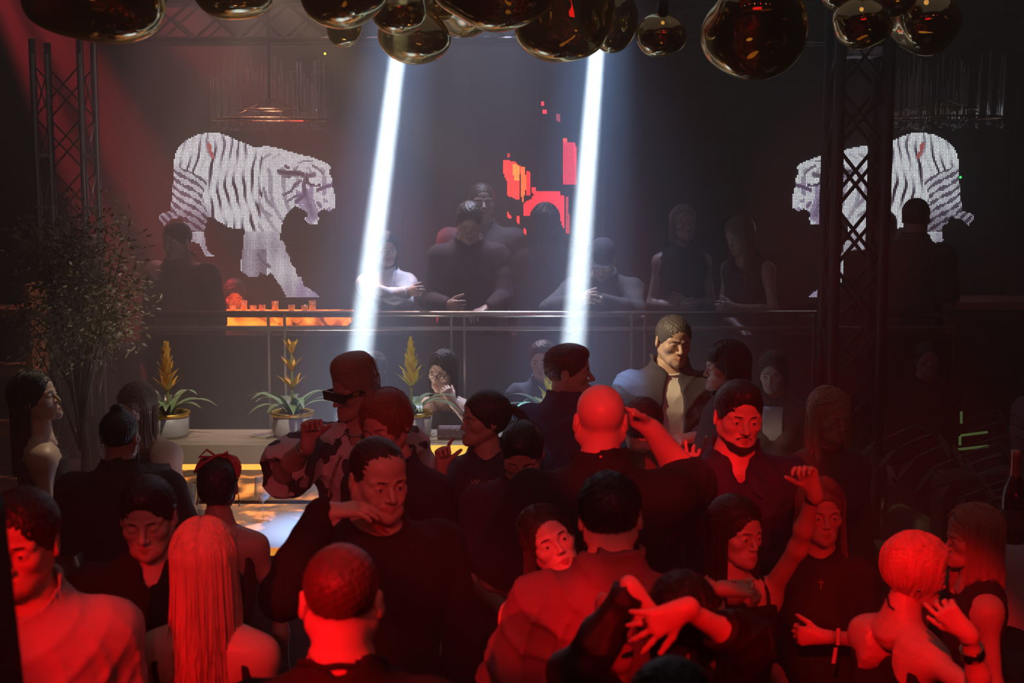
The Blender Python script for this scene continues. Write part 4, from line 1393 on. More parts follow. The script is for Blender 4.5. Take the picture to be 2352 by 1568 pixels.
for i, (px_, py_, wp_, hp_, d, lab) in enumerate(PEND):
    p = at(px_, py_, d); sc = d / FPX
    rx, rz_ = wp_ * sc / 2, hp_ * sc / 2
    t = empty('pendant_lamp', p, lab, 'pendant lamp', 'gold melted glass pendant lamps')
    bm = bmesh.new(); bmesh.ops.create_icosphere(bm, subdivisions=5, radius=1)
    r = np.random.RandomState(i * 7 + 1); dirs = [nz(r.normal(size=3)) for _ in range(7)]; fr = r.uniform(1.2, 3.2, 7); ph = r.uniform(0, 6, 7)
    for vv in bm.verts:
        c = vv.co.copy(); s_ = 0.0
        for k in range(7): s_ += math.sin(fr[k] * (c.x * dirs[k][0] + c.y * dirs[k][1] + c.z * dirs[k][2]) * 1.6 + ph[k])
        f_ = 1 + .030 * s_ - .06 * max(0, c.z) ** 2
        vv.co = Vector((c.x * rx * f_, c.y * rx * f_, c.z * rz_ * f_))
    for f_ in bm.faces: f_.smooth = True
    me = D.meshes.new('glass_shade'); bm.to_mesh(me); bm.free()
    link('glass_shade', me, gg, t)
    MB().tube([(0, 0, rz_ * .82), (0, 0, rz_ * .82 + .06)], .022, 14).build('lamp_cap', mat('black_cap', (.02, .02, .02), .4), t)
    MB().tube([(0, 0, rz_ * .82 + .055), (0, 0, 6.0 - p.z)], .003, 6).build('cable', mat('cable', (.05, .05, .05), .5), t)
    m = MB(); m.ball((0, 0, rz_ * .55), rx * .07, 12, 8); m.build('bulb', warmbulb, t)

# --- leafy tree in a pot at the left
tc_ = at(172, 700, 7.9)
tr = empty('potted_tree', (tc_.x, 7.9, 0), 'bushy small leaved tree behind the woman in profile at the left', 'tree')
MB().lathe([(.0, .0), (.20, .0), (.24, .42), (.21, .42), (.20, .38), (.0, .38)], 32).build('pot', mat('dark_pot', (.06, .05, .045), .5), tr)
m = MB(); rt = random.Random(5)
m.tube([(0, 0, .36), (.03, 0, .9), (-.02, .02, 1.4)], [.03, .025, .018], 8)
tips = []
zc_ = tc_.z
for i in range(34):
    a = rt.uniform(0, 6.28); e_ = rt.uniform(-.5, 1.4); q = rt.uniform(.25, .48)
    p2 = Vector((math.cos(a) * math.cos(e_) * q * .95, math.sin(a) * math.cos(e_) * q * .8, zc_ + math.sin(e_) * q * 1.05))
    p0 = Vector((0, 0, rt.uniform(.9, 1.4)))
    mid = p0.lerp(p2, .5) + Vector((0, 0, .06))
    m.tube([p0, mid, p2], [.010, .006, .003], 5); tips.append((p0, mid, p2))
m.build('trunk', mat('bark', (.08, .055, .04), .85, noise=.3, scale=30), tr)
nl = 5200
P0 = []; 
for i in range(nl):
    b_ = tips[rt.randrange(len(tips))]; u_ = rt.uniform(.35, 1.15)
    base_ = b_[1].lerp(b_[2], u_) + Vector((rt.gauss(0, .07), rt.gauss(0, .07), rt.gauss(0, .08)))
    P0.append(tuple(base_))
P0 = np.array(P0)
dirn = rng.normal(size=(nl, 3)) * (1, 1, .5) + (P0 - [0, 0, zc_]) * 2 + [0, 0, -.35]; dirn /= np.linalg.norm(dirn, axis=1, keepdims=True)
sd_ = np.cross(dirn, rng.normal(size=(nl, 3))); sd_ /= np.linalg.norm(sd_, axis=1, keepdims=True)
Ll = rng.uniform(.028, .048, (nl, 1)); Wl = Ll * .20
V = np.stack([P0, P0 + dirn * Ll * .5 + sd_ * Wl, P0 + dirn * Ll, P0 + dirn * Ll * .5 - sd_ * Wl], 1).reshape(-1, 3)
link('foliage', npmesh('foliage', V, np.arange(nl * 4).reshape(-1, 4)), mat('olive_leaf', (.17, .16, .07), .5, noise=.4, scale=8), tr)
# --- furniture at the sides
woodm = mat('orange_wood', (.35, .13, .05), .5, noise=.35, scale=6, bump=.3, bscale=20)
p = at(2270, 690, 10.0)
t = empty('side_counter', (p.x, 10.0, PLZ), 'amber brown wooden counter on the balcony at the right edge', 'counter')
MB().box((.1, .15, p.z - PLZ - .03), (1.1, .5, .06), bev=.006).build('counter_top', woodm, t)
MB().box((.1, .17, (p.z - PLZ - .06) / 2), (1.0, .44, p.z - PLZ - .06)).build('counter_body', blackm, t)
p = at(5, 700, 8.6)
t = empty('shelf_unit', (p.x - .25, 8.6, 0), 'orange brown wooden shelf unit behind the tree at the left edge', 'shelf')
for k in range(4):
    MB().box((0, 0, .55 + k * .36), (.95, .3, .05), bev=.004).build('shelf_board', woodm, t)
for sx in (-.45, .45):
    MB().box((sx, 0, .9), (.04, .3, 1.8)).build('side_panel', woodm, t)


def sofa(px, py, d, wd, label, c, rz=0.0, hgt=.86):
    p = at(px, py, d)
    t = empty('sofa', (p.x, d, 0), label, 'sofa', None, R(rz))
    mt = mat('velvet', c, .7, noise=.2, scale=9, bump=.2, bscale=60)
    MB().box((0, 0, .24), (wd, .8, .36), bev=.04).build('seat', mt, t)
    MB().box((0, .36, .6), (wd, .16, hgt - .3), bev=.04).build('backrest', mt, t)
    for sx in (-1, 1):
        MB().box((sx * (wd / 2 - .07), 0, .46), (.14, .8, .3), bev=.04).build('armrest', mt, t)
        for sy in (-1, 1):
            MB().box((sx * (wd / 2 - .1), sy * .32, .04), (.05, .05, .08)).build('foot', blackm, t)
    return t, mt

sofa(2010, 1200, 6.4, .75, 'olive armchair dimly lit behind the long haired blonde', (.16, .13, .05), 150)
t, mt = sofa(2255, 1050, 7.7, .9, 'dark sofa with thin green lit edges at the right', (.05, .04, .03), 190, .95)
gm = mat('green_lit_edge', (.1, .4, .1), .5, emit=(.30, .50, .16), es=.15)  # glow put into tubes for the green light on the sofa edges
for a, b in (((2207, 1000, 6.4), (2268, 992, 6.4)), ((2205, 1002, 6.4), (2205, 1022, 6.4)), ((2190, 1033, 6.4), (2270, 1024, 6.4)), ((2208, 945, 6.4), (2208, 972, 6.4))):
    m = MB(); A, B = at(*a), at(*b)
    Mi = Matrix.Rotation(-R(190), 4, 'Z') @ Matrix.Translation(-Vector(t.location))
    m.tube([Mi @ A, Mi @ B], .006, 6); m.build('lit_edge', gm, t)
# table with a white cloth, bottle on it, right edge
p = at(2365, 1235, 4.9)
t = empty('side_table', (p.x + .18, 5.0, 0), 'round table under a pale cloth at the right edge, carrying the bottle', 'table')
MB().tube([(0, 0, .02), (0, 0, p.z - .03)], .03, 12).build('pedestal', blackm, t)
MB().lathe([(.22, .0), (.22, .02), (.0, .025)], 24).build('base', blackm, t)
prof = [(.001, p.z), (.34, p.z), (.36, p.z - .01)]
m = MB(); n_ = 64; rings = []
for k, (rr2, zz) in enumerate(prof + [(.37, p.z - .10), (.38, p.z - .28)]):
    am2 = 0 if k < 3 else .012 * (k - 2)
    rings.append([m.bm.verts.new(((rr2 + am2 * math.sin(11 * 2 * math.pi * j / n_)) * math.cos(2 * math.pi * j / n_), (rr2 + am2 * math.sin(11 * 2 * math.pi * j / n_)) * math.sin(2 * math.pi * j / n_), zz)) for j in range(n_)])
for a, b in zip(rings, rings[1:]):
    for j in range(n_):
        f = m.bm.faces.new((a[j], a[(j + 1) % n_], b[(j + 1) % n_], b[j])); f.smooth = True
m.build('tablecloth', mat('white_cloth', (.5, .5, .54), .8), t)
q = at(2328, 1200, 4.85)
t = empty('champagne_bottle', (q.x, 4.85, p.z), 'dark bottle with a red foil neck on the pale clothed table', 'bottle')
MB().lathe([(.0, .0), (.042, .0), (.045, .01), (.045, .15), (.038, .19), (.017, .24), (.015, .30)], 28).build('bottle_glass', mat('bottle_glass', (.012, .02, .012), .08, coat=.5), t)
MB().lathe([(.0185, .235), (.0165, .30), (.0175, .305), (.0175, .325), (.001, .328)], 24).build('foil', mat('red_foil', (.7, .25, .2), .3, metal=.6), t)
MB().lathe([(.0456, .05), (.0456, .12)], 28).build('bottle_label', mat('bottle_label', (.10, .08, .08), .6), t)
# broad leaved palm at the right edge
p = at(2400, 1060, 6.2)
t = empty('potted_palm', (p.x, 6.2, 0), 'dark potted palm at the right edge in front of the pink shirt', 'plant')
MB().lathe([(.0, .0), (.16, .0), (.19, .36), (.17, .36), (.16, .33), (.0, .33)], 28).build('pot', mat('dark_pot', (.06, .05, .045), .5), t)
m = MB(); r = random.Random(9)
for k in range(11):
    a = k * .571 * 2 + r.uniform(-.2, .2); e_ = 1.35; q_ = Vector((0, 0, .34)); pts = []
    for j in range(14):
        pts.append(q_.copy()); q_ = q_ + Vector((math.cos(a) * math.cos(e_), math.sin(a) * math.cos(e_), math.sin(e_))) * .095; e_ -= .03 + .006 * j + .012 * (k % 3)
    m.tube(pts, [.008 - .0005 * j for j in range(14)], 5)
    for j in range(5, 14):
        for s_ in (-1, 1):
            b0 = pts[j]; sd2 = Vector((-math.sin(a), math.cos(a), 0)) * s_ + Vector((math.cos(a) * .5, math.sin(a) * .5, -.35))
            m.leaf([b0 + sd2 * (.16 * u2 / 4) + Vector((0, 0, -.02 * (u2 / 4) ** 2)) for u2 in range(5)], [.004, .012, .014, .010, .001])
m.build('fronds', mat('palm_leaf', (.035, .05, .025), .5), t)
# black loudspeaker at the very left, close to the camera
p = at(-150, 1430, 2.12)
t = empty('loudspeaker', (p.x, 2.12, 0), 'black loudspeaker on a stand cut by the left picture edge', 'speaker')
Rr = Matrix.Rotation(R(-3.5), 3, 'Y')
from mathutils import Euler
ztop = at(0, 1185, 2.12).z
MB().box((-.005, .1, ztop - .30), (.145, .22, .60), Euler((0, R(-3.5), 0)), bev=.03).build('cabinet', mat('speaker_black', (.01, .01, .011), .55, bump=.2, bscale=200), t)
MB().box((-.005, -.016, ztop - .31), (.11, .012, .50), Euler((0, R(-3.5), 0)), bev=.004).build('grille', mat('speaker_grille', (.008, .008, .008), .7, bump=.5, bscale=500), t)
MB().tube([(0, .1, .02), (0, .1, ztop - .59)], .018, 12).build('pole', blackm, t)
for k in range(3):
    a = k * 2.094 + .5; MB().tube([(0, .1, .45), (math.cos(a) * .34, .1 + math.sin(a) * .34, .012)], .011, 8).build('leg', blackm, t)
# red screen on the wall behind the camera: it is what the lamps mirror
t = empty('rear_led_screen', (0.6, -4.9, 0), 'red lit screen on the wall behind the viewer', 'screen')
MB().box((0, 0, 3.4), (2.6, .08, 1.1), bev=.01).build('panel', mat('red_screen', (.1, 0, 0), .4, emit=(1, .01, .015), es=2.2), t)
MB().box((0, -.03, 3.4), (2.75, .06, 1.25), bev=.01).build('frame', blackm, t)
for k in range(7):  # unseen lamps, added to give the pendant glass something bright to mirror
    xx = -4.2 + k * 1.4
    t = empty('reflection_lamp', (xx, -2.2, 0), '%s lamp of the unseen row added for pendant reflections, %s' % (('red', 'amber')[k % 2], ('at its left end', 'second from its left end', 'third from its left end', 'in its middle', 'third from its right end', 'second from its right end', 'at its right end')[k]), 'lamp', 'lamps added behind the viewer for reflections')
    MB().tube([(0, 0, 4.95), (0, 0, 5.2)], .09, 16).build('housing', blackm, t)
    MB().tube([(0, 0, 4.93), (0, 0, 4.952)], .07, 16).build('lens', mat('lens_glow_%d' % (k % 2), (1, .7, .3), .3, emit=((1, .6, .2) if k % 2 else (1, .02, .02)), es=40), t)
    MB().tube([(0, 0, 5.2), (0, 0, 6.0)], .012, 8).build('hanger', blackm, t)

# --- haze in the hall: one even box, begun past the camera to limit the red veil
def haze(name, lo, hi, dens, col, aniso=.25):
    m = D.materials.new(name); m.use_nodes = True
    N, L = nt(m); N.remove(N['Principled BSDF'])
    s_ = N.new('ShaderNodeVolumeScatter'); s_.inputs['Density'].default_value = dens; s_.inputs['Anisotropy'].default_value = aniso
    s_.inputs['Color'].default_value = (*col, 1)
    L.new(s_.outputs[0], N['Material Output'].inputs['Volume'])
    c = [(a + b) / 2 for a, b in zip(lo, hi)]
    o = MB().box(c, [b - a for a, b in zip(lo, hi)]).build(name, m)
    o['kind'] = 'stuff'; o['label'] = 'thin drifting stage haze lit by the white beams'; o['category'] = 'haze'
    return o
haze('haze', (-6.98, 2.62, -.02), (6.98, 11.98, 6.02), .058, (1, 1, 1), .3)
# ------------------------------------------------------------------ the guests
W = lambda *a: a
blk = (.018, .017, .019)
trs = dict(c=(.015, .015, .018))
jeans = dict(c=(.03, .04, .07))

# --- front row
person('p4', 783, 1245, 2.85, 182, 'man with buzz cut seen from behind, red light on his neck, bottom centre', lod='near', head=(0, 4, 0), hair=('buzz', (.10, .05, .04), dict(n=0, amp=.0008)),
       top=dict(c=(.03, .025, .027), sleeve=.8, neckz=1.50), bottom=trs, broad=1.06, skinc=(.68, .45, .36), fat=.002, thick=1.1)
person('p1', 42, 1128, 3.27, 12, 'frowning man in a pale sweatshirt at the left edge', lod='near', head=(-14, 6, 2), hair=('short', DARKH, dict(ln=.02)), jaw=1.04,
       top=dict(c=(.50, .46, .46), sleeve=2, off=.020, wrinkle=.006, neckz=1.50), bottom=trs, broad=1.05)
person('p2', 337, 1092, 4.0, 8, 'man with a thin black choker and open dark shirt behind the straight haired blonde', lod='near', head=(-6, 12, -3), closed=True, hair=('short', (.02, .013, .01), dict(ln=.03, top=1, flow=(.3, .5, .3))), jaw=1.03, fat=.001,
       top=dict(c=(.022, .018, .02), sleeve=2, off=.016, neck='v', wrinkle=.005), bottom=trs, broad=1.1)
i3 = person('p3', 468, 1185, 3.55, 172, 'woman with very long straight blonde hair glowing red, seen from behind', sex='f', lod='near', head=(14, 0, 3), skinc=(.72, .50, .42),
       hair=('long', (.62, .40, .30), dict(n=858, r0=.0022, kw=dict(az0=66, az1=180, wave=.006, e=.016, spreadout=.035)), .34), L=.56,
       top=dict(c=(.03, .02, .02), sleeve=0, neck='backless', zmax=1.36, name='top'), bottom=dict(c=(.02, .02, .02)))
i32 = person('p32', 1545, 1506, 2.35, 185, 'dark haired head rising from the bottom edge, closest to the camera', lod='near', hair=('short', (.012, .008, .008), dict(ln=.02, n=300)), top=dict(c=blk, sleeve=.8), bottom=trs, broad=.95)

# man in the grey tee that the red light floods, and the woman leaning over his shoulder
i27 = person('p27', 1403, 1083, 3.7, 178, 'man in a tee lit bright red across the back, hugged by a woman', lod='near', head=(-6, 6, 3), hair=('short', (.022, .012, .010), dict(ln=.026, n=700, flow=(.1, -.2, -.9))),
       top=dict(c=(.15, .10, .10), sleeve=.78, off=.018, wrinkle=.011, neckz=1.515, loose=.03), bottom=trs, broad=1.10, thick=1.12, skinc=(.64, .42, .33),
       arms={'L': ((-.30, -.02, -1), (.02, .18, -1)), 'R': ((.12, .2, -1), (-.3, .8, .1))})
i28 = person('p28', 1262, 1148, 3.98, 6, 'woman with tilted head and pursed lips leaning on the red lit shoulder', sex='f', lod='near', head=(6, -14, -24), skinc=(.68, .46, .38),
       hair=('long', (.05, .022, .014), dict(n=520, r0=.0022, open=.02, kw=dict(az0=64, az1=165, e=.012, wave=.010, pull=(-.46, -.05, -.42)))), L=.52,
       top=dict(c=(.03, .02, .02), sleeve=.0, neck='scoop'), bottom=trs, arms={'L': ((.15, .1, -1), (-.5, -.3, .2)), 'R': ((-.2, .2, -1), (.3, .3, -.6))}, lipc=(.50, .12, .12))

# woman with crossed arms behind her head (back view), bracelets
i29 = person('p29', 1568, 1306, 3.22, 178, 'dark haired woman from behind with both hands crossed at her nape', sex='f', lod='near', head=(0, 14, 0), hair=('bob', (.014, .009, .009), dict(n=352)), L=.12,
       skinc=(.68, .44, .36), top=dict(c=(.02, .016, .018), sleeve=1.0, sleeveL=1.9, sleeveR=1.35, neck='crew', rough=.3, loose=.02, wrinkle=.008, off=.016), bottom=dict(c=(.02, .02, .02)),
       arms={'R': ('ik', at(1572, 1398, 2.93), (.55, -.45, 1.3), dict(d=(-.80, -.10, -.36), n=(.05, 1, -.1), curls=(.10, .16, .18, .16), spread=.9, thumb=.1)),
             'L': ('ik', at(1450, 1352, 3.06), (-.8, -.3, -1), dict(d=(.42, -.1, -.75), n=(.1, 1, -.1), curl=.28, spread=.4))})
for k, mt_ in enumerate((.86, .93, .985)):
    ring_on(i29, 'L', None, .003, 'bracelet', mat('bracelet_metal', (.8, .55, .4), .2, metal=.9), mt_, .004)
P_, G_, wr_, fo_, hd_, tips_, hsc_ = i29['hands'][1]
m = MB(); g0 = G_[6]; m.ball(tuple(g0[1] * .55 + g0[2] * .45), .0095 * 1.05, 12, 8); m.build('ring', mat('ring_dark', (.3, .1, .1), .15, metal=.8), i29['base'])
# glossy puffs of her sleeve
for (qx, qy, rr2) in ((1388, 1392, (.022, .02, .032)), (1415, 1430, (.024, .02, .045)), (1425, 1500, (.03, .02, .05))):
    w_ = at(qx, qy, 3.08); lp = i29['wp'](tuple(w_))
    m = MB(); m.ball(tuple(lp), rr2, 16, 12); m.build('sleeve_ruffle', mat('glossy_vinyl', (.30, .20, .20), .16, bump=.6, bscale=30, coat=.6), i29['base'])

# --- second row
i12 = person('p12', 868, 1005, 4.1, 24, 'grinning man in a black sweater with one palm laid on his shoulder', lod='near', head=(6, 8, 0), jaw=1.12, fat=.004, smile=1.0, hair=('crop', (.03, .018, .014), dict(ln=.008, hairline=-.010)),
       top=dict(c=(.018, .014, .015), sleeve=2, off=.016, neckz=1.50, wrinkle=.004), bottom=trs, broad=1.16, belly=.03, thick=1.18,
       arms={'R': ('ik', at(742, 1178, 3.86), (-.45, -.1, -1), dict(d=(.86, .1, .10), n=(.1, .2, -1), curl=.22, spread=.15)), 'L': ((.28, .0, -1), (.0, -.12, -1))})
m = MB(); lp = Vector(i12['wp'](tuple(at(772, 1196, 3.84)))); m.box(lp, (.012, .003, .035), Euler((.2, .9, .3))); m.box(lp + Vector((-.012, 0, .015)), (.016, .003, .008), Euler((.2, .4, .3)))
m.build('wristband', mat('paper_band', (.75, .5, .5), .5), i12['base'])
i6 = person('p6', 500, 1036, 4.9, 180, 'woman with red ribbon in pinned up hair and bead chain on bare back', sex='f', lod='near', hair=('updo', (.016, .010, .009), dict(amp=.0015)), skinc=(.50, .32, .25),
       top=dict(c=(.05, .02, .02), sleeve=0, neck='backless', skirt=.45, zmax=1.34, name='dress'), bottom=None, arms={'R': ((.34, .02, -1), (.06, -.05, -1)), 'L': ((-.45, .5, -.6), (.6, .7, .2))})
m = MB()
HX = i6['HX']
for k in range(3):
    pts = [HX((.088 * math.cos(a), .01 + .02 * math.sin(2 * a) + .03 * (k - 1), .045 + .082 * math.sin(a) + .012 * math.sin(3 * a + k))) for a in [math.pi * j / 14 for j in range(15)]]
    m.tube(pts, [.002] + [.0055] * 13 + [.002], 6)
m.tube([HX((-.01, .03, .125)), HX((-.05, .04, .150)), HX((-.045, .03, .125)), HX((.0, .03, .128)), HX((.035, .04, .158)), HX((.07, .035, .128)), HX((.0, .03, .126))], .005, 6)
m.build('hair_ribbon', mat('red_ribbon', (.45, .05, .06), .3, coat=.4), i6['base'])
m = MB(); X6 = i6['X']
chain = [(-.085, .055, 1.445), (-.088, .10, 1.40), (-.080, .115, 1.34), (-.062, .118, 1.27), (-.035, .115, 1.19), (.0, .105, 1.12)]
for a, b in zip(chain, chain[1:]):
    for j in range(9):
        q = X6(tuple(np.array(a) + (np.array(b) - np.array(a)) * j / 9)); m.ball(q, .0028, 6, 5)
m.build('bead_chain', mat('crystal_bead', (.9, .88, .9), .12, metal=.8), i6['base'])
m = MB()
for sx in (-1, 1):
    m.tube([HX((sx * .084, .012, -.035)), HX((sx * .086, .012, -.085))], .0022, 6)
m.build('earring', mat('silver', (.8, .8, .8), .15, metal=1.0), i6['base'])
ring_on(i6, 'R', None, .003, 'bracelet', mat('silver', (.8, .8, .8), .15, metal=1.0), .96, .003)

i7 = person('p7', 274, 932, 5.55, 182, 'broad person in a black tee with a dark top knot, back turned, left side', lod='mid', head=(-10, -2, 0), hair=('bun', (.015, .010, .009), dict(bun=(.0, .02, .126))), skinc=(.5, .33, .25),
       top=dict(c=(.03, .027, .030), sleeve=.9, off=.018, neckz=1.50), bottom=trs, broad=1.16, thick=1.15, hs=1.0, arms={'L': ((-.25, .1, -1), (.1, .3, -1)), 'R': ((.35, .1, -1), (.0, .4, -.8))})
m = MB(); q = i7['HX']((.083, .01, -.045)); m.ball(q, .005); q = i7['HX']((-.083, .01, -.05)); m.ball(q, .005); m.tube([q, q + Vector((0, 0, -.02))], .003, 6)
m.build('earring', mat('silver', (.8, .8, .8), .15, metal=1.0), i7['base'])
person('p8', 80, 850, 5.95, 112, 'long haired woman in profile with bare back, lifting her chin, far left', sex='f', lod='near', head=(-26, -14, 0), skinc=(.66, .46, .34),
       hair=('long', (.015, .010, .009), dict(n=484, kw=dict(az0=84, az1=180, e=.014, wave=.006))), L=.36, top=dict(c=(.02, .018, .022), sleeve=0, neck='scoop', zmax=1.36, name='dress', skirt=.5, off=.010), bottom=None,
       arms={'R': ((.12, -.15, -1), (.15, .3, -1)), 'L': ((.3, .5, -.7), (.7, .0, .1))})
person('p9', 312, 878, 6.75, -12, 'brown haired woman with bare shoulders half hidden by the top knot', sex='f', lod='mid', head=(-20, 18, 0), sit=True, hair=('long', (.14, .09, .06), dict(n=242)), L=.22,
       top=dict(c=(.05, .045, .05), sleeve=0, zmax=1.33, name='dress', neck='scoop'), bottom=dict(c=(.02, .02, .02)))

cow = D.materials.new('cow_print_cloth'); cow.use_nodes = True
N, L_ = nt(cow); b = N['Principled BSDF']; b.inputs['Roughness'].default_value = .8
tc = N.new('ShaderNodeTexCoord'); n = N.new('ShaderNodeTexNoise'); n.inputs['Scale'].default_value = 10; n.inputs['Detail'].default_value = 1.5
L_.new(tc.outputs['Object'], n.inputs['Vector']); r_ = N.new('ShaderNodeValToRGB'); L_.new(n.outputs['Fac'], r_.inputs[0])
r_.color_ramp.interpolation = 'CONSTANT'; r_.color_ramp.elements[0].color = (.62, .58, .60, 1); r_.color_ramp.elements[1].position = .525; r_.color_ramp.elements[1].color = (.035, .02, .03, 1)
L_.new(r_.outputs[0], b.inputs['Base Color'])
i10 = person('p10', 815, 830, 5.8, -14, 'flat topped man in blocky sunglasses and cow print shirt raising a fist', lod='near', head=(-36, 10, 0), jaw=1.05, skinc=(.50, .30, .24), hair=('tall', (.30, .19, .13), dict(n=650)),
       top=[dict(c=(.1, .1, .1), mat=cow, sleeve=.95, off=.022, loose=.05, wrinkle=.008, neck='v')], bottom=trs, broad=1.12, thick=1.15,
       arms={'R': ('ik', at(706, 1022, 5.45), (-.9, .1, -.9), dict(d=(.12, -.05, 1), n=(.7, -.7, 0), curl=.95, thumb=.8)), 'L': ((.35, -.1, -1), (-.4, -.6, -.3))})
m = MB(); HX = i10['HX']
Eh = i10['Mrot'].to_euler()
m.box(HX((0, -.106, .002)), (.158 * i10['hs'], .012, .040), Eh, bev=.003)
for sx in (-1, 1):
    m.box(HX((sx * .079, -.045, .010)), (.005, .125, .018), Eh, bev=.001)
sg_ = m.build('sunglasses', mat('black_acetate', (.006, .006, .007), .12, coat=.5), i10['base'])
MB().box(HX((.0825, -.050, .010)), (.002, .030, .012), Eh).build('gold_hinge_plate', goldm, sg_)
for ps in (.86, .95):
    ring_on(i10, 'R', None, .004, 'bracelet', mat('silver', (.8, .8, .8), .15, metal=1.0), ps, .004)
m = MB(); X0 = i10['X']
for k in range(22):
    q = k / 21; m.ball(X0((-.035 - .02 * math.sin(q * 3.1) - .05 * q, -.158 - .01 * q, 1.36 - .24 * q)), .006 + .002 * (k % 3 == 0), 8, 6)
m.build('bead_chain', mat('copper_bead', (.7, .35, .25), .2, metal=.8), i10['base'])
m = MB(); m.tube([X0((.055 * math.cos(a) * 1.15, -.02 - .085 * math.sin(a), 1.475 - .035 * math.sin(a))) for a in [math.pi * j / 16 for j in range(17)]], .0028, 6)
m.build('necklace', mat('silver', (.8, .8, .8), .15, metal=1.0), i10['base'])

i11 = person('p11', 888, 898, 5.0, -18, 'woman with short reddish hair in a black top leaning on the sunglasses man', sex='f', lod='mid', head=(-12, 16, -8), closed=True, skinc=(.62, .38, .30),
       hair=('bob', (.22, .065, .035), dict(n=390, r0=.0022, kw=dict(az0=42, az1=180, e=.016, part=-.02, curve=.8))), L=.06, top=dict(c=(.02, .018, .022), sleeve=1.6, off=.014), bottom=trs, arms={'R': ((-.2, -.1, -1), (.3, -.6, -.2))})

jer = cloth((.035, .028, .05), .7)
i13 = person('p13', 1112, 893, 5.6, -8, 'ponytailed woman in a numbered jersey turning her face left, hand raised', sex='f', lod='near', head=(-58, 0, 0), skinc=(.58, .38, .28),
       hair=('pony', (.045, .028, .018), dict(tie=(0, .10, .04))), L=.36, top=dict(c=(0, 0, 0), mat=jer, sleeve=.95, off=.020, neck='v', vz=1.42, loose=.03, wrinkle=.003, name='jersey', hem=.80), bottom=dict(c=(.03, .03, .035)),
       arms={'R': ('ik', at(1014, 1078, 5.2), (-.8, -.2, -1), dict(d=(.05, -.1, 1), n=(.6, -.7, 0), curls=(.2, .9, .9, .95), thumb=.7)), 'L': ((.25, 0, -1), (-.2, -.5, -.7))})
ring_on(i13, 'R', None, .004, 'bracelet', mat('silver', (.8, .8, .8), .15, metal=1.0), .62, .003)
from mathutils.bvhtree import BVHTree


def print_on(info, garment, text, size, cx, cz, mt, name, squash=1.0):
    """lettering printed on the front of a garment: outline letters laid onto the cloth"""
    cu = D.curves.new(name, 'FONT'); cu.body = text; cu.size = size; cu.align_x = 'CENTER'; cu.resolution_u = 3; cu.offset = size * .015
    o = D.objects.new(name, cu); COL.objects.link(o)
    dg = bpy.context.evaluated_depsgraph_get(); me = D.meshes.new_from_object(o.evaluated_get(dg)); D.objects.remove(o)
    bm = bmesh.new(); bm.from_mesh(me); bmesh.ops.triangulate(bm, faces=bm.faces)
    for _ in range(3):
        es = [e for e in bm.edges if e.calc_length() > .022]
        if es: bmesh.ops.subdivide_edges(bm, edges=es, cuts=1); bmesh.ops.triangulate(bm, faces=bm.faces)
    g = [c for c in info['base'].children if c.name.split('.')[0] == garment][0]
    bv = BVHTree.FromPolygons([v.co for v in g.data.vertices], [p.vertices[:] for p in g.data.polygons])
    for v in bm.verts:
        x, z = v.co.x * squash + cx, v.co.y + cz
        h = bv.ray_cast(Vector((x, -1, z)), Vector((0, 1, 0)))
        v.co = Vector((x, (h[0].y if h[0] else -.14) - .003, z))
    bm.to_mesh(me); bm.free()
    return link(name, me, mt, info['base'])
prm = mat('jersey_print', (.50, .28, .28), .7)
s_ = i13['s']
print_on(i13, 'jersey', 'VK', .034, -.030, 1.352 * s_, prm, 'chest_lettering')
print_on(i13, 'jersey', 'ID', .034, .034, 1.350 * s_, prm, 'chest_lettering')
print_on(i13, 'jersey', '6', .30, -.012, 1.085 * s_, prm, 'chest_number', .66)

i14 = person('p14', 1200, 965, 5.1, 2, 'dark haired man looking down in a plain dark tee beside the jersey wearer', lod='near', head=(-8, 30, 0), closed=True, skinc=(.50, .32, .25), hair=('short', (.013, .010, .010), dict(ln=.03, top=1)),
       top=dict(c=(.055, .022, .035), sleeve=.9, off=.016), bottom=trs, arms={'R': ((-.15, -.3, -1), (.5, -.7, -.3))})

i18 = person('p18', 1380, 880, 4.6, 181, 'bald man from behind in a black tee shading his forehead with one arm', lod='near', hair=('bald', None), skinc=(.68, .44, .35), jaw=1.1, fat=.003,
       top=dict(c=(.020, .017, .018), sleeve=.85, off=.018, loose=.03, neckz=1.50, wrinkle=.005), bottom=trs, broad=1.22, thick=1.30,
       arms={'R': ((.34, .90, -.08), (-.55, -.28, .80), dict(d=(-.75, -.1, .45), n=(-.5, -.6, -.3), curl=.3)), 'L': ((-.42, .0, -.9), (.55, .35, -.3))})
i24 = person('p24', 1478, 908, 5.4, 168, 'person with short dark hair in a beige tee and pale trousers, beyond the bald man', lod='mid', hair=('short', (.03, .018, .014), dict(ln=.025)), skinc=(.6, .4, .3),
       top=dict(c=(.20, .15, .13), sleeve=.9, off=.018), bottom=dict(c=(.42, .38, .36), off=.02), broad=.96,
       arms={'R': ('ik', at(1592, 1100, 5.15), (.4, -.5, -1), dict(d=(.05, -.1, 1), n=(.3, 1, 0), curls=(.12, .5, .6, .7), spread=.5, thumb=.3)), 'L': ((-.1, .2, -1), (.3, .8, 0))})
w_ = at(1624, 1000, 4.95); w2 = at(1600, 1075, 4.95)
t = empty('vape_pen', w2, 'slim silver tipped pen held in a raised hand left of the bearded man', 'pen')
m = MB(); m.tube([Vector((0, 0, 0)), (w_ - w2) * .85], .0045, 8); m.build('barrel', mat('pen_black', (.03, .03, .03), .3), t)
m = MB(); m.tube([(w_ - w2) * .85, (w_ - w2)], [.0045, .006], 8); m.build('tip', mat('silver', (.8, .8, .8), .15, metal=1.0), t)

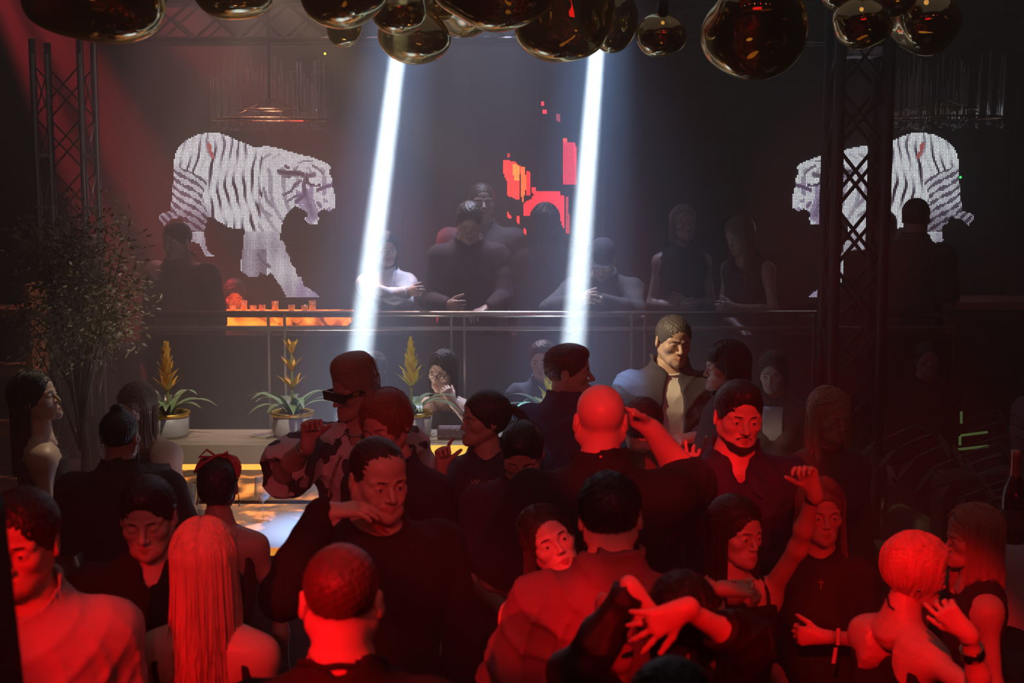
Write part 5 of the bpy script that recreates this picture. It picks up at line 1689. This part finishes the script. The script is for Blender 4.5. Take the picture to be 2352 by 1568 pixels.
i22 = person('p22', 1698, 878, 5.0, 6, 'bearded man in a dark blue collared shirt, face lit red', lod='near', head=(2, 5, 3), hair=('short', (.015, .011, .012), dict(ln=.024, top=1)), jaw=1.02, skinc=(.60, .40, .31),
       top=dict(c=(.025, .028, .07), sleeve=2, off=.018, neck='v', wrinkle=.006, rough=.6), bottom=trs, broad=1.12, thick=1.1, arms={'R': ((-.35, .1, -1), (.05, -.35, -1)), 'L': ((.3, .1, -1), (.0, -.3, -1))})
f = Field((-.08, -.12, -.14), (.08, .0, -.02), .004)
for s2 in (-1, 1):
    f.add(rc((s2 * .047, -.020, -.060), (s2 * .027, -.062, -.088), .023, .020, .02)); f.add(rc((s2 * .027, -.062, -.088), (0, -.078, -.096), .019, .018, .02))
    f.add(rc((s2 * .025, -.084, -.062), (0, -.0955, -.055), .005, .0062, .004))
f.add(el((0, -.086, -.096), (.024, .014, .017), k=.01)); f.sub(el((0, -.10, -.066), (.020, .03, .012), k=.004)); f.sub(el((0, -.085, -.03), (.065, .07, .035), k=.004)) if False else None
f.disp(lambda x, y, z: .0012 * np.sin(x * 500) * np.sin(z * 480 + y * 300) + np.where(y > -.07, np.maximum(0, (z + .070)) * .35, 0))
v_, q_ = f.net(); v_ = (v_ * i22['hs']) @ i22['Rh'].T + np.array(i22['HX']((0, 0, 0)))
link('beard', npmesh('beard', v_, q_), mat('beard_hair', (.03, .02, .018), .6, bump=.8, bscale=300), i22['base'])


def collar(info, mt, w=.085, h=.035):
    m = MB(); Xc = info['X']
    for s2 in (-1, 1):
        a = [Xc((s2 * .062, .03, 1.50)), Xc((s2 * .070, -.04, 1.475)), Xc((s2 * .045, -.105, 1.425)), Xc((s2 * .018, -.128, 1.385))]
        b = [Xc((s2 * .085, .04, 1.462)), Xc((s2 * .100, -.05, 1.435)), Xc((s2 * .085, -.118, 1.385)), Xc((s2 * .060, -.150, 1.345))]
        va = [m.bm.verts.new(q) for q in a]; vb = [m.bm.verts.new(q) for q in b]
        vc = [m.bm.verts.new(q + Vector((0, 0, -.004))) for q in a]
        for j in range(3):
            m.bm.faces.new((va[j], va[j + 1], vb[j + 1], vb[j])); m.bm.faces.new((vc[j], vb[j], vb[j + 1], vc[j + 1]))
    m.build('collar', mt, info['base'])
collar(i22, cloth((.028, .032, .08), .6))
m = MB(); 
for zz in (1.30, 1.20): m.ball(i22['X']((0, -.152, zz)), .005, 8, 6)
m.build('shirt_button', mat('button', (.6, .4, .4), .3), i22['base'])

i25 = person('p25', 1692, 1130, 4.2, 20, 'woman with long straight dark hair raising her left arm, strap on her shoulder', sex='f', lod='near', head=(14, 4, 2), skinc=(.62, .40, .32),
       hair=('long', (.035, .016, .013), dict(n=506, kw=dict(az0=62, az1=180, part=.01, e=.012))), L=.40, top=dict(c=(.025, .016, .018), sleeve=0, neck='scoop', zmax=1.36), bottom=trs,
       arms={'L': ('ik', at(1878, 1118, 4.0), (.9, -.1, -1), dict(d=(-.35, -.05, .95), n=(-.6, -.7, .0), curls=(.55, .75, .65, .55), thumb=.7)),
             'R': ('ik', at(1690, 1338, 3.62), (-.5, -.2, -1), dict(d=(.80, -.1, -.04), n=(.1, .2, -1), curls=(.45, .55, .6, .65), spread=.5, thumb=-.2))})
ring_on(i25, 'L', None, .003, 'bracelet', mat('bracelet_dark', (.05, .02, .02), .25, metal=.6), .90, .006)
m = MB()
P_, G_, wr_, fo_, hd_, tips_, hsc_ = i25['hands'][1]
for k, q in enumerate((P_[0][2] + (0, 0, .022), P_[2][2] + (0, 0, .012), P_[3][2] + (0, 0, .012), P_[1][2] + (0, 0, .012))):
    m.ball(tuple(q), .007, 8, 6)
m.build('jewelled_ring', mat('bracelet_metal', (.8, .55, .4), .2, metal=.9), i25['base'])
ring_on(i25, 'R', None, .004, 'bracelet', mat('bracelet_metal', (.8, .55, .4), .2, metal=.9), .93, .006)
m = MB(); Xc = i25['X']
m.tube([Xc((.105, .05, 1.43)), Xc((.112, -.02, 1.445)), Xc((.108, -.07, 1.40)), Xc((.092, -.11, 1.33))], .006, 6); m.build('strap', mat('strap_black', (.02, .015, .015), .5), i25['base'])

i26 = person('p26', 1888, 1090, 4.5, -8, 'woman with wavy light brown hair and a small cross pendant, behind the raised arm', sex='f', lod='near', head=(10, 2, 0), skinc=(.55, .34, .27),
       hair=('long', (.17, .10, .07), dict(n=462, kw=dict(az0=64, az1=180, wave=.016, e=.016, spreadout=.05))), L=.42, top=dict(c=(.020, .014, .016), sleeve=1.25, off=.016, neckz=1.50), bottom=trs, belly=.015,
       arms={'L': ('ik', at(1893, 1462, 4.22), (1, -.1, -.6), dict(d=(-1, .1, 0), n=(0, 1, 0), curl=.7)), 'R': ((-.2, .0, -1), (.3, -.4, -.6))})
m = MB(); q = i26['X']((0, -.135, 1.375)); m.box(q, (.0035, .002, .030)); m.box(q + Vector((0, 0, .006)), (.017, .002, .0035)); m.build('cross_pendant', goldm, i26['base'])
m = MB(); q = Vector(i26['wp'](tuple(at(1925, 1462, 4.16)))); m.box(q, (.010, .003, .052)); q = Vector(i26['wp'](tuple(at(1917, 1505, 4.16)))); m.box(q, (.011, .002, .05), Euler((0, .12, 0)))
m.build('wristband', mat('paper_band', (.75, .5, .5), .5), i26['base'])
person('p23', 1908, 888, 5.75, 10, 'dim woman with light tousled hair above the raised fist', sex='f', lod='mid', head=(12, 8, 0), skinc=(.50, .34, .27), hair=('long', (.40, .33, .22), dict(n=330, kw=dict(wave=.018, e=.018))), L=.24,
       top=dict(c=(.10, .07, .065), sleeve=1.5, off=.014), bottom=trs)

i30 = person('p30', 2108, 1213, 3.85, 118, 'blonde woman with bare back holding her hand to her chin, lower right', sex='f', lod='near', head=(-22, 8, -4), skinc=(.72, .48, .39),
       hair=('bob', (.60, .36, .26), dict(n=598, r0=.0022, kw=dict(az0=58, az1=180, e=.014, part=.0, curve=1.1, wave=.004)), .34), L=.13, thick=1.05,
       top=dict(c=(.02, .016, .018), sleeve=0, neck='backless', zmax=1.32, name='top'), bottom=dict(c=(.02, .02, .02)), lean=6,
       arms={'R': ('ik', at(2222, 1452, 3.42), (.6, -.5, -1), dict(d=(-.62, .15, .60), n=(.2, 1, .2), curls=(.18, .5, .6, .65), spread=.3, thumb=.4)), 'L': ((.3, .5, -1), (.5, .3, -.4))})
ring_on(i30, 'R', None, .004, 'bracelet', mat('bracelet_metal', (.8, .55, .4), .2, metal=.9), .92, .003)
ring_on(i30, 'R', None, .005, 'watch', mat('watch_gold', (.8, .5, .3), .12, metal=1.0), .70, .014)
m = MB(); HX = i30['HX']; m.tube([HX((0, .075, -.095)), HX((-.03, .07, -.125)), HX((-.055, .035, -.14)), HX((-.06, .0, -.15))], .0035, 6); m.build('halter_strap', mat('strap_black', (.02, .015, .015), .5), i30['base'])
m = MB(); m.ball(HX((-.079, .01, -.042)), .006); m.build('earring', mat('silver', (.8, .8, .8), .15, metal=1.0), i30['base'])
i31 = person('p31', 2236, 1147, 4.4, -92, 'blonde woman in dark clothes facing left toward the bare backed one', sex='f', lod='near', head=(6, 4, 0), skinc=(.60, .38, .30),
       hair=('long', (.50, .28, .22), dict(n=676, r0=.0022, kw=dict(az0=56, az1=180, e=.018, wave=.006, part=.0))), L=.26, top=dict(c=(.03, .02, .02), sleeve=.0, neck='scoop'), bottom=trs,
       arms={'L': ((.1, -.15, -1), (.05, .1, -1)), 'R': ((-.1, .3, -.9), (-.3, .2, -.9))})
person('p33', 2400, 800, 7.0, -80, 'person in a mauve shirt behind the palm at the right edge', lod='far', hair=('short', DARKH), top=dict(c=(.16, .07, .09), sleeve=2, off=.02), bottom=trs)

# --- back row by the bar
i19 = person('p19', 1548, 727, 7.0, 2, 'grey haired man in a white tee and open dark jacket', lod='near', head=(14, 8, 4), skinc=(.62, .44, .33), hair=('short', (.09, .085, .08), dict(ln=.022)),
       top=[dict(c=(.80, .78, .74), sleeve=.5, off=.012, neckz=1.51), dict(c=(.055, .055, .07), sleeve=1.85, off=.028, wrinkle=.006, neck='v', name='jacket', loose=.014,
            cut=(((.0, -.17, 1.20), (.060, .12, .42)), ((.0, -.17, .90), (.085, .12, .30))))], bottom=trs, broad=1.08,
       arms={'L': ('ik', at(1602, 1004, 6.78), (.3, .1, -1), dict(d=(-.95, -.25, -.05), n=(0, .4, -1), curl=.55, thumb=.6)), 'R': ((-.35, .05, -1), (-.1, -.3, -1))})
i20 = person('p20', 1668, 783, 6.6, -86, 'woman with dark fringe and long hair in profile, facing the grey haired man', sex='f', lod='near', head=(0, 3, 0), skinc=(.68, .50, .38),
       hair=('long', (.018, .013, .014), dict(n=440, hairline=-.030, kw=dict(az0=74, az1=180, e=.016))), L=.34, top=dict(c=(.035, .033, .036), sleeve=1.9, off=.026, name='coat', skirt=.4), bottom=trs)
m = MB(); HX = i20['HX']
for k in range(26):
    a = R(-52 + 104 * k / 25); m.tube([HX((.055 * math.sin(a), -.060 * math.cos(a), .112)), HX((.076 * math.sin(a), -.092 * math.cos(a), .080)), HX((.082 * math.sin(a), -.100 * math.cos(a), .038))], [.005, .005, .002], 5)
m.build('fringe', hairm((.018, .013, .014)), i20['base'])
i16 = person('p16', 1248, 778, 7.95, -6, 'fair haired man facing the camera in a grey shirt, behind the navy tee', lod='near', head=(-10, 4, -4), skinc=(.66, .48, .36), jaw=1.05, hair=('short', (.14, .09, .055), dict(ln=.028, top=1)),
       top=dict(c=(.10, .11, .13), sleeve=1.9, off=.016), bottom=trs)
i17 = person('p17', 1308, 792, 6.3, 152, 'dark haired man in a navy tee in profile to the right', lod='near', head=(-66, 0, 0), skinc=(.55, .38, .29), hair=('short', (.03, .018, .015), dict(ln=.03, top=1)),
       top=dict(c=(.035, .045, .10), sleeve=.9, off=.020, wrinkle=.006), bottom=trs, broad=1.05)
i15 = person('p15', 1016, 803, 8.15, -12, 'woman with glasses resting her chin on her hand behind the bar ledge', sex='f', lod='mid', head=(-12, 12, 4), sit=True, skinc=(.60, .44, .34), hair=('long', (.03, .024, .024), dict(n=264)), L=.40,
       top=dict(c=(.03, .03, .035), sleeve=0, neck='scoop', zmax=1.36), bottom=trs,
       arms={'L': ('ik', at(1040, 925, 7.9), (.8, -.2, -1), dict(d=(-.45, .1, .9), n=(-.4, .6, 0), curl=.6)), 'R': ((-.2, -.2, -1), (.5, -.7, .1))})
m = MB(); HX = i15['HX']
for sx in (-1, 1):
    m.tube([HX((sx * .033 + .025 * math.cos(a), -.103, -.002 + .019 * math.sin(a))) for a in [2 * math.pi * j / 16 for j in range(17)]], .0022, 6, cap=False)
    m.tube([HX((sx * .058, -.100, .004)), HX((sx * .080, .0, .004))], .002, 6)
m.tube([HX((-.009, -.105, .0)), HX((.009, -.105, .0))], .002, 6); m.build('eyeglasses', mat('black_acetate', (.006, .006, .007), .12, coat=.5), i15['base'])
ring_on(i15, 'L', None, .003, 'bracelet', mat('silver', (.8, .8, .8), .15, metal=1.0), .7, .003)
person('p36', 858, 800, 8.25, -20, 'dim woman with a glinting earring just right of the flat topped head', sex='f', lod='far', hair=('long', BROWNH, dict(n=176)), L=.2, top=dict(c=(.03, .03, .03), sleeve=1), bottom=trs)
person('p21', 1776, 806, 7.9, -10, 'seated dim person with a white scarf right of the fringed woman', sex='f', lod='mid', head=(-10, 10, 0), sit=True, skinc=(.42, .30, .24), hair=('long', (.02, .015, .015), dict(n=176)), L=.25, top=[dict(c=(.05, .04, .042), sleeve=2, off=.02), dict(c=(.35, .36, .42), sleeve=0, off=.03, zmax=1.42, hem=1.22, name='scarf', bust=0, cut=(((.16, 0, 1.3), (.11, .3, .3)), ((-.16, 0, 1.3), (.11, .3, .3))))], bottom=trs)
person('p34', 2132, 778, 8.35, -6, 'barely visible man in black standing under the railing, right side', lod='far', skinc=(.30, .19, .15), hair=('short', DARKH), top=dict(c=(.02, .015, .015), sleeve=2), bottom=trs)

# --- people on the balcony
G1 = 'people on the balcony'
B = dict(lod='mid', ground=PLZ)
person('b1', 888, 528, 9.25, 4, 'woman in a white sweater with folded arms at the railing', sex='f', head=(8, 6, 0), hair=('long', (.05, .035, .03), dict(n=198)), L=.22, top=dict(c=(.66, .66, .70), sleeve=2, off=.018), bottom=trs, skinc=(.50, .36, .30),
       arms={'L': ('ik', at(870, 668, 8.88), (1, -.1, -1), dict(curl=.5)), 'R': ('ik', at(935, 672, 8.9), (-1, -.1, -1), dict(curl=.4))}, **B)
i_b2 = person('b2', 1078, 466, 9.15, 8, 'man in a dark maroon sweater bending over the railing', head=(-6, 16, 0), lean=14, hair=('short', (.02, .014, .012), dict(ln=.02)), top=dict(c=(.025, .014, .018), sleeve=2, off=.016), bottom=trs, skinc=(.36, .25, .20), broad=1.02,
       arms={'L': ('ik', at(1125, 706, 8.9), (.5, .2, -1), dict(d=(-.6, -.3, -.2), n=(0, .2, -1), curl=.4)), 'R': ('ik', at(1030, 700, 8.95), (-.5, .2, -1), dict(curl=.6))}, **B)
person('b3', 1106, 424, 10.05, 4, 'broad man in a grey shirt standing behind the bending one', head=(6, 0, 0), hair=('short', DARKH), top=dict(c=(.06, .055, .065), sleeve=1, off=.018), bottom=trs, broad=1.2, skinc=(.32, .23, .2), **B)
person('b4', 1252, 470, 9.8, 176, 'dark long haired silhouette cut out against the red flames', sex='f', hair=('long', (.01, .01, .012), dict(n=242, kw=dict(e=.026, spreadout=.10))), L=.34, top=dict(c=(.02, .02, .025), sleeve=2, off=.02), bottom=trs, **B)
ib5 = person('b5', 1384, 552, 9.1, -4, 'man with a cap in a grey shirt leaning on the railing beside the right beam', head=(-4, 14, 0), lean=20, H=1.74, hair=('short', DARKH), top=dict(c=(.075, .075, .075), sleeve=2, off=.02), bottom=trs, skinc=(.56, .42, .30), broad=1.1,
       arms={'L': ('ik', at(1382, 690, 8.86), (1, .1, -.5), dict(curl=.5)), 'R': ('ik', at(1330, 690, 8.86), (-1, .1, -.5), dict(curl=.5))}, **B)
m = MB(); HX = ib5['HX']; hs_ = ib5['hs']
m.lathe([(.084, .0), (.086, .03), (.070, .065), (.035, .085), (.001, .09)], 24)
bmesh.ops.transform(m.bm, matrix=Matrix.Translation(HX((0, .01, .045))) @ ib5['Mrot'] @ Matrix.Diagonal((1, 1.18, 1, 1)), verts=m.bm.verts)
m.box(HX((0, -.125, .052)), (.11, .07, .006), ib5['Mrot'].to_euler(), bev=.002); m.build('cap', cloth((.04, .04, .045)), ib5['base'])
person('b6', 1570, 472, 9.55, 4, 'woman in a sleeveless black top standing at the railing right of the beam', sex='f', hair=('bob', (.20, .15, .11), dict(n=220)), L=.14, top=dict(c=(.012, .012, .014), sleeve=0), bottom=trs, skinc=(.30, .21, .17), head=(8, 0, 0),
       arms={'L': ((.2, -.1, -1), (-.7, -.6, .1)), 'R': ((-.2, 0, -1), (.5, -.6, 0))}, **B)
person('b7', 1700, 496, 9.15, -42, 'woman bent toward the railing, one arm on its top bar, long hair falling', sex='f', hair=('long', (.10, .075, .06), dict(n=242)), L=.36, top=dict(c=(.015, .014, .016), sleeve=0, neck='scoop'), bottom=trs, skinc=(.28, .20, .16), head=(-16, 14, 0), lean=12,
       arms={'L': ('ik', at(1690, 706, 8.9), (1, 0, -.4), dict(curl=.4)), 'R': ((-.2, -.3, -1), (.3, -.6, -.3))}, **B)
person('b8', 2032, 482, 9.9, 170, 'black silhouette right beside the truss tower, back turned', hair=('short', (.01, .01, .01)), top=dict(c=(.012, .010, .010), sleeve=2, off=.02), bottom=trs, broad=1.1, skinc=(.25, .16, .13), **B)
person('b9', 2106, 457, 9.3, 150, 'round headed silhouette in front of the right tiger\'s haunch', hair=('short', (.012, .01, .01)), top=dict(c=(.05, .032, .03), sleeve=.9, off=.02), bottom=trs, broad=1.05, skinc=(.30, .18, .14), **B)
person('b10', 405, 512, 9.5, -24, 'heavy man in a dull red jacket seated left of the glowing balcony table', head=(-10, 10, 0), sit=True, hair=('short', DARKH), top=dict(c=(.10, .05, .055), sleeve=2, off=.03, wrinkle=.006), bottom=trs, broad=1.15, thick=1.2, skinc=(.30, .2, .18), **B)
person('b11', 538, 640, 10.4, 10, 'face lit orange by the glowing balcony table', sex='f', sit=True, head=(0, 22, 0), hair=('bob', DARKH, dict(n=132)), L=.1, top=dict(c=(.03, .02, .02), sleeve=2), bottom=trs, skinc=(.60, .38, .26), **B)
